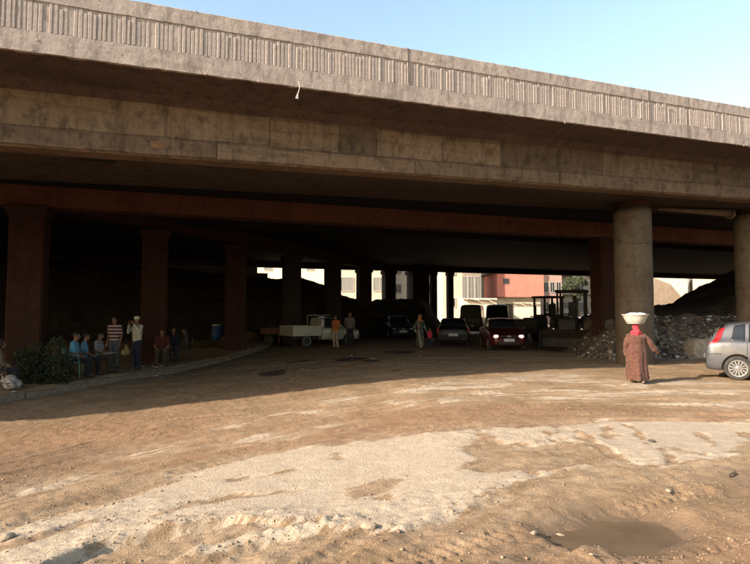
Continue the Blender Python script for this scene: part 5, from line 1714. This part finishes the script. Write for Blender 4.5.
def sit(label, u, t, rz, H, shirt, trousers, chair_m=None, chair_label=None, pose=None, **kw):
    x = at(u, t); z = gz(x, t)
    if chair_m is not None:
        chair(x, t, rz, chair_m, chair_label)
    pz = .45 + .035 - (SIT['hipL'][2] - .050) * H          # seat surface to under-thigh
    c, s = math.cos(rz), math.sin(rz)
    return person(label, (x, t, z + .01), rz, H, pose or SIT, shirt, trousers, **kw)
H1 = .485 / (SIT['hipL'][2] - .054)
# rz: person faces +Y turned by rz (counter-clockwise)
m_sky = fabric('sky_blue_shirt', (0.095, 0.27, 0.40), (0.07, .21, .33))
m_jean = fabric('blue_jeans', (0.035, 0.045, 0.075)); m_dk = fabric('dark_trousers', (0.02, 0.02, 0.024)); m_brownt = fabric('brown_trousers', (0.06, .042, .03))
x78 = at(77, 16.6)
sit('seated man in sky blue shirt with his back to the bush', 76, 16.5, R(-75), 1.72, m_sky, m_dk, m_chg, 'pale green plastic chair under the man in sky blue shirt', sleeve=.5)
sit('seated man in blue shirt beside the one in sky blue', 86, 17.15, R(-60), 1.68, fabric('mid_blue_shirt', (0.065, 0.18, 0.30)), m_dk, m_chr, 'brown plastic chair under the second man in blue', sleeve=.5)
sit('seated man in grey striped shirt at the small table', 100, 18.0, R(-85), 1.66, fabric('grey_stripe_shirt', (0.34, .33, .33), stripes=(14, (.08, .08, .10), .5)), m_brownt, m_chr, 'brown plastic chair under the man in grey stripes', sleeve=.5)
# standing men
def stand(label, u, t, rz, H, shirt, trousers, pose=STAND, **kw):
    x = at(u, t)
    return person(label, (x, t, gz(x, t) + .005), rz, H, pose, shirt, trousers, **kw)
stand('standing man in dark red and white striped shirt', 115.5, 18.9, R(170), 1.74, fabric('striped_shirt', (0.10, .018, .025), stripes=(9.0, (.36, .33, .31), .55)), fabric('grey_jeans', (0.085, .09, .11)), sleeve=.5)
stand('standing man in cream shirt and white cap with hands at face', 138, 18.9, R(150), 1.76, fabric('cream_shirt', (0.42, .37, .28), (.34, .295, .22)), fabric('navy_trousers', (0.022, .024, .045)),
      pose=upd(STAND, elL=(-.165, .07, .70), wrL=(-.06, .12, .855), elR=(.165, .07, .70), wrR=(.065, .13, .85)), headgear=fabric('white_cap', (.55, .50, .42)), sleeve=.95)
# far seated group
sit('seated man in dull red shirt facing the road', 163, 20.55, R(195), 1.72, fabric('dull_red_shirt', (0.075, .020, .016)), m_brownt, m_chr, 'brown plastic chair under the man in dull red', sleeve=.5)
sit('seated man in black beside the man in dull red', 174, 21.6, R(200), 1.70, fabric('black_shirt', (0.02, .02, .024)), m_dk, m_chr, 'brown plastic chair under the man in black')
sit('seated person in grey brown by the second square column', 186, 22.8, R(120), 1.66, fabric('taupe_shirt', (0.085, .07, .06)), m_brownt, m_chr, 'brown plastic chair under the grey brown sitter')
# person at the left edge with a bundle
sit('seated person in dark gown and tan shawl beside a white bundle', 1, 14.6, R(-60), 1.66, fabric('tan_shawl', (0.20, .13, .07), pattern=(26, (.5, .42, .3), .25, (.08, .05, .03))), m_dk, m_chr, 'brown plastic chair under the person beside the bundle', hair=None, scarf=fabric('dark_scarf', (.035, .018, .016)))
xb, yb = at(13, 14.25), 14.25
bd = MB(); r_ = random.Random(2)
bd.ellipsoid((0, 0, .20), (.19, .16, .19)).ellipsoid((.15, .02, .15), (.13, .13, .13))
for k in range(9):
    a0 = r_.uniform(0, 6.28); c0 = Vector((r_.uniform(-.08, .12), -.12 + r_.uniform(-.03, .03), r_.uniform(.12, .32)))
    pts_ = [c0 + Vector((math.cos(a0 + q * .7) * .11, -.03, math.sin(a0 + q * .7) * .09)) for q in range(5)]
    for q in range(4): bd.capsule(pts_[q], pts_[q + 1], .022, .022, 7, 2)
o = link('bundle', remeshed(bd, .011, 2), fabric('bundle_cloth', (.34, .31, .28), (.14, .12, .11), 9), smooth=True, loc=(xb, yb, gz(xb, yb) + .02))
tag(o, 'white grey cloth bundle lying on the strip by the seated shawl wearer', 'bundle')
# small table with tray, stool with yellow bag
m_wood = mat('dark_wood', (0.07, .045, .028), scale=9, rough=.8, stretch=(1, 8, 1))
tb = empty('small_table', (at(107, 18.3), 18.3, 0), R(8), 'small dark wooden table with white edged top among the sitters', 'table'); tb.location.z = gz(tb.location.x, 18.3)
MB().box((0, 0, .60), (.55, .50, .03)).build('table_top', mat('white_laminate', (.42, .40, .37), scale=6, rough=.5), tb, bevel=.006)
for sx in (-1, 1):
    for sy in (-1, 1):
        MB().box((sx * .23, sy * .20, .292), (.035, .035, .584)).build('leg', m_wood, tb)
st_ = empty('stool', (at(127, 19.6), 19.6, 0), R(20), 'low dark wooden stool between the two standing men', 'stool'); st_.location.z = gz(st_.location.x, 19.6)
MB().box((0, 0, .42), (.36, .36, .04)).build('seat', m_wood, st_, bevel=.008)
for sx in (-1, 1):
    for sy in (-1, 1):
        MB().tube([(sx * .16, sy * .16, 0), (sx * .13, sy * .13, .40)], .018, 6).build('leg', m_wood, st_)
bg_ = MB().ellipsoid((0, 0, .12), (.15, .12, .12)).ellipsoid((.03, 0, .22), (.08, .07, .08)).capsule((.02, 0, .28), (.0, 0, .34), .03, .05)
o = link('bag', remeshed(bg_, .014, 3), fabric('pale_yellow_plastic', (.36, .29, .14), (.28, .23, .11)), smooth=True, loc=(st_.location.x, 19.6, st_.location.z + .44))
tag(o, 'pale yellow tied bag resting on the low stool', 'bag')
# blue drum
xd, yd = at(217, 33.0), 33.0
dr = empty('water_drum', (xd, yd, gz(xd, yd)), 0, 'blue plastic drum with white lid near the dark square columns', 'drum')
MB().lathe([(.26, 0), (.285, .03), (.29, .25), (.30, .27), (.29, .29), (.29, .55), (.30, .57), (.29, .59), (.285, .80), (.26, .84)], 28).build('barrel', mat('blue_plastic', (.02, .065, .19), (.016, .05, .15), 5, .4), dr, smooth=True)
MB().lathe([(.27, .842), (.28, .86), (.27, .90), (.05, .92)], 28).build('lid', m_plastic, dr, smooth=True)
# brown dirt and sack heap by the drum
def f4(X, Y):
    return 0.75 * np.clip(1 - ((X + 8.0) / 1.5) ** 2 - ((Y - 33.6) / 1.1) ** 2, 0, 1) + 0.95 * np.clip(1 - ((X + 9.0 + 4.5) / 1.6) ** 2 - ((Y - 35) / 1.1) ** 2, 0, 1)
me_ = heap('dirt_heap', '', '', -10.2, -6.0, 32, 35.2, .12, f4, m_rub, 91)
tag(link('dirt_heap', me_, mat('brown_dirt', (.13, .085, .055), (.08, .052, .036), 4, .97, .7, .03), smooth=True), 'low brown dirt heap beside the blue drum', 'dirt heap')
# hand cart left of pickup
xc, yc = at(271, 30.5), 30.5
ct = empty('hand_cart', (xc, yc, gz(xc, yc)), R(10), 'red brown wooden hand cart behind the white pickup tailgate', 'cart')
mcart = mat('cart_red', (.11, .04, .026), (.07, .03, .02), 5, .8)
MB().box((0, 0, .62), (1.1, .7, .06)).build('cart_bed', mcart, ct)
for sy in (-1, 1):
    MB().box((0, sy * .33, .78), (1.1, .04, .26)).build('side_board', mcart, ct)
    o = MB().lathe([(.20, -.03), (.27, -.03), (.28, 0), (.27, .03), (.20, .03)], 24, axis='Y').build('wheel', m_tyre, ct, smooth=True); o.location = (-.1, sy * .40, .28)
    MB().lathe([(.205, -.012), (.205, .012)], 20, axis='Y').build('wheel_disc', mcart, o)
    MB().tube([(.5, sy * .28, .62), (1.0, sy * .26, .75)], .02, 6).build('handle', mcart, ct)
    MB().box((.45, sy * .28, .295), (.05, .05, .59)).build('leg', mcart, ct)
MB().box((-.1, 0, .28), (.05, .86, .05)).build('axle', m_trim, ct)
MB().box((0.1, 0, .80), (.6, .45, .28)).build('crate', mat('blue_grey_box', (.06, .065, .08), scale=5), ct, bevel=.02)
# people by the pickup
stand('person in orange shirt and pale trousers standing at pickup cab', 336, 27.2, R(150), 1.62, fabric('orange_shirt', (.36, .11, .03)), fabric('pale_trousers', (.26, .21, .16)), pose=upd(STAND, elL=(-.13, .06, .65), wrL=(-.03, .12, .68)), sleeve=.5)
stand('man in grey shirt standing in front of the pickup bonnet', 350, 28.2, R(200), 1.74, fabric('grey_shirt', (.14, .12, .115)), m_dk, sleeve=.5, pose=upd(STAND, elR=(.17, .03, .67), wrR=(.13, .1, .58)))
# woman and child walking
wk = upd(STAND, knL=(-.05, .05, .285), anL=(-.05, -.06, .05), knR=(.05, .06, .285), anR=(.05, .10, .045), elR=(.15, -.05, .64), wrR=(.19, .02, .52))
xw = at(420, 26.0)
stand('woman in orange headscarf and striped gown walking with child', 420, 26.0, R(215), 1.60, None, fabric('pale_leg', (.2, .18, .15)), pose=upd(wk, elL=(-.15, .02, .64), wrL=(-.21, .06, .50)), hair=None, scarf=fabric('orange_scarf', (.40, .16, .05)),
      robe=skirt_robe(fabric('green_white_gown', (.06, .065, .05), stripes=None, pattern=(7, (.34, .33, .28), .33, (.03, .035, .03))), .10, .115, .095, .040, seed=7))
stand('small child in bright red shirt holding woman\'s hand', 429.5, 26.0, R(215), .98, fabric('bright_red_shirt', (.50, .03, .06)), m_dk, pose=upd(wk, elR=(.17, .02, .70), wrR=(.21, .06, .80)), sleeve=.5, voxel=.008)

# ================================================================== LITTER AND STONES
m_lit = var_mat('litter_bits', [(.50, .48, .45), (.4, .38, .35), (.3, .28, .25), (.52, .51, .49), (.24, .24, .26), (.32, .28, .22)], .6)
def litter_mesh(pts, seed, s0):
    rs = np.random.RandomState(seed)
    mb = MB()
    for p in pts:
        a = rs.uniform(0, 6.28); L, w = s0 * rs.uniform(.5, 1.5), s0 * rs.uniform(.3, .9)
        ca, sa = math.cos(a), math.sin(a)
        q = [(-L, -w, .004), (0, -w * .8, .004 + s0 * rs.uniform(.1, .7)), (L, -w, .006), (L * .9, w, .004 + s0 * rs.uniform(0, .5)), (0, w, .008), (-L, w * .9, .004 + s0 * rs.uniform(0, .6))]
        top = [(p[0] + x * ca - y * sa, p[1] + x * sa + y * ca, p[2] + z) for x, y, z in q]
        bot = [(x, y, z - .004) for x, y, z in top]
        mb.add(top + bot, [(0, 1, 4, 5), (1, 2, 3, 4), (11, 10, 7, 6), (10, 9, 8, 7)] + [(i, i + 6, (i + 1) % 6 + 6, (i + 1) % 6) for i in range(6)])
    return mb
def lit_pts(u0, u1, v0, v1, n, seed):
    r2 = random.Random(seed); out = []
    for _ in range(n):
        x, y = ground_px(r2.uniform(u0, u1), r2.uniform(v0, v1)); out.append((x, y, gz(x, y)))
    return out
tag(litter_mesh(lit_pts(132, 166, 373, 378, 46, 3), 1, .055).build('paper_litter', m_lit), kind='stuff')
tag(litter_mesh(lit_pts(345, 378, 356, 360, 9, 4) + lit_pts(225, 330, 350, 372, 4, 5) + lit_pts(600, 740, 346, 354, 30, 6) + lit_pts(0, 60, 376, 400, 10, 8) + lit_pts(420, 520, 350, 364, 3, 9), 2, .06).build('scattered_litter', m_lit), kind='stuff')
for i, (u, v, s_, lab) in enumerate(((369, 531, .055, 'white lumpy stone at the lower rim of the sand'), (8, 538, .05, 'pale stone on the sand at its lower left end'), (560, 524, .024, 'small pale stone at the left rim of the puddle'), (534, 531, .026, 'pale flat stone left of the puddle'),
                                     (652, 444, .05, 'dark round stone on the right sand patch'), (668, 491, .032, 'small white stone on dirt above the puddle'), (684, 522, .022, 'brown clod at the right rim of the puddle'))):
    x, y = ground_px(u, v)
    me_ = rock_mesh('loose_stone', 400 + i, .6, 2, .16)
    o = link('loose_stone', me_, m_rocks[2] if 'dark' in lab else (m_rocks[1] if 'brown' in lab else mat('chalk_stone', (.30, .235, .17), (.22, .17, .12), 9, .95, .4)), loc=(x, y, gz(x, y) + s_ * .25))
    o.scale = (s_ * 1.25, s_, s_); o.rotation_euler = (0, 0, i * 1.3)
    tag(o, lab, 'stone')
# broken stick on the dirt at the right
x, y = ground_px(733, 476)
o = MB().tube([(-.09, 0, .015), (0, .012, .035), (.08, 0, .02)], [.012, .014, .009], 7).tube([(0, .012, .035), (.02, .05, .09)], [.009, .006], 6).build('stick', m_bark, loc=(x, y, gz(x, y)))
o.rotation_euler = (0, 0, .5)
tag(o, 'short dark broken stick lying right of the sand', 'stick')
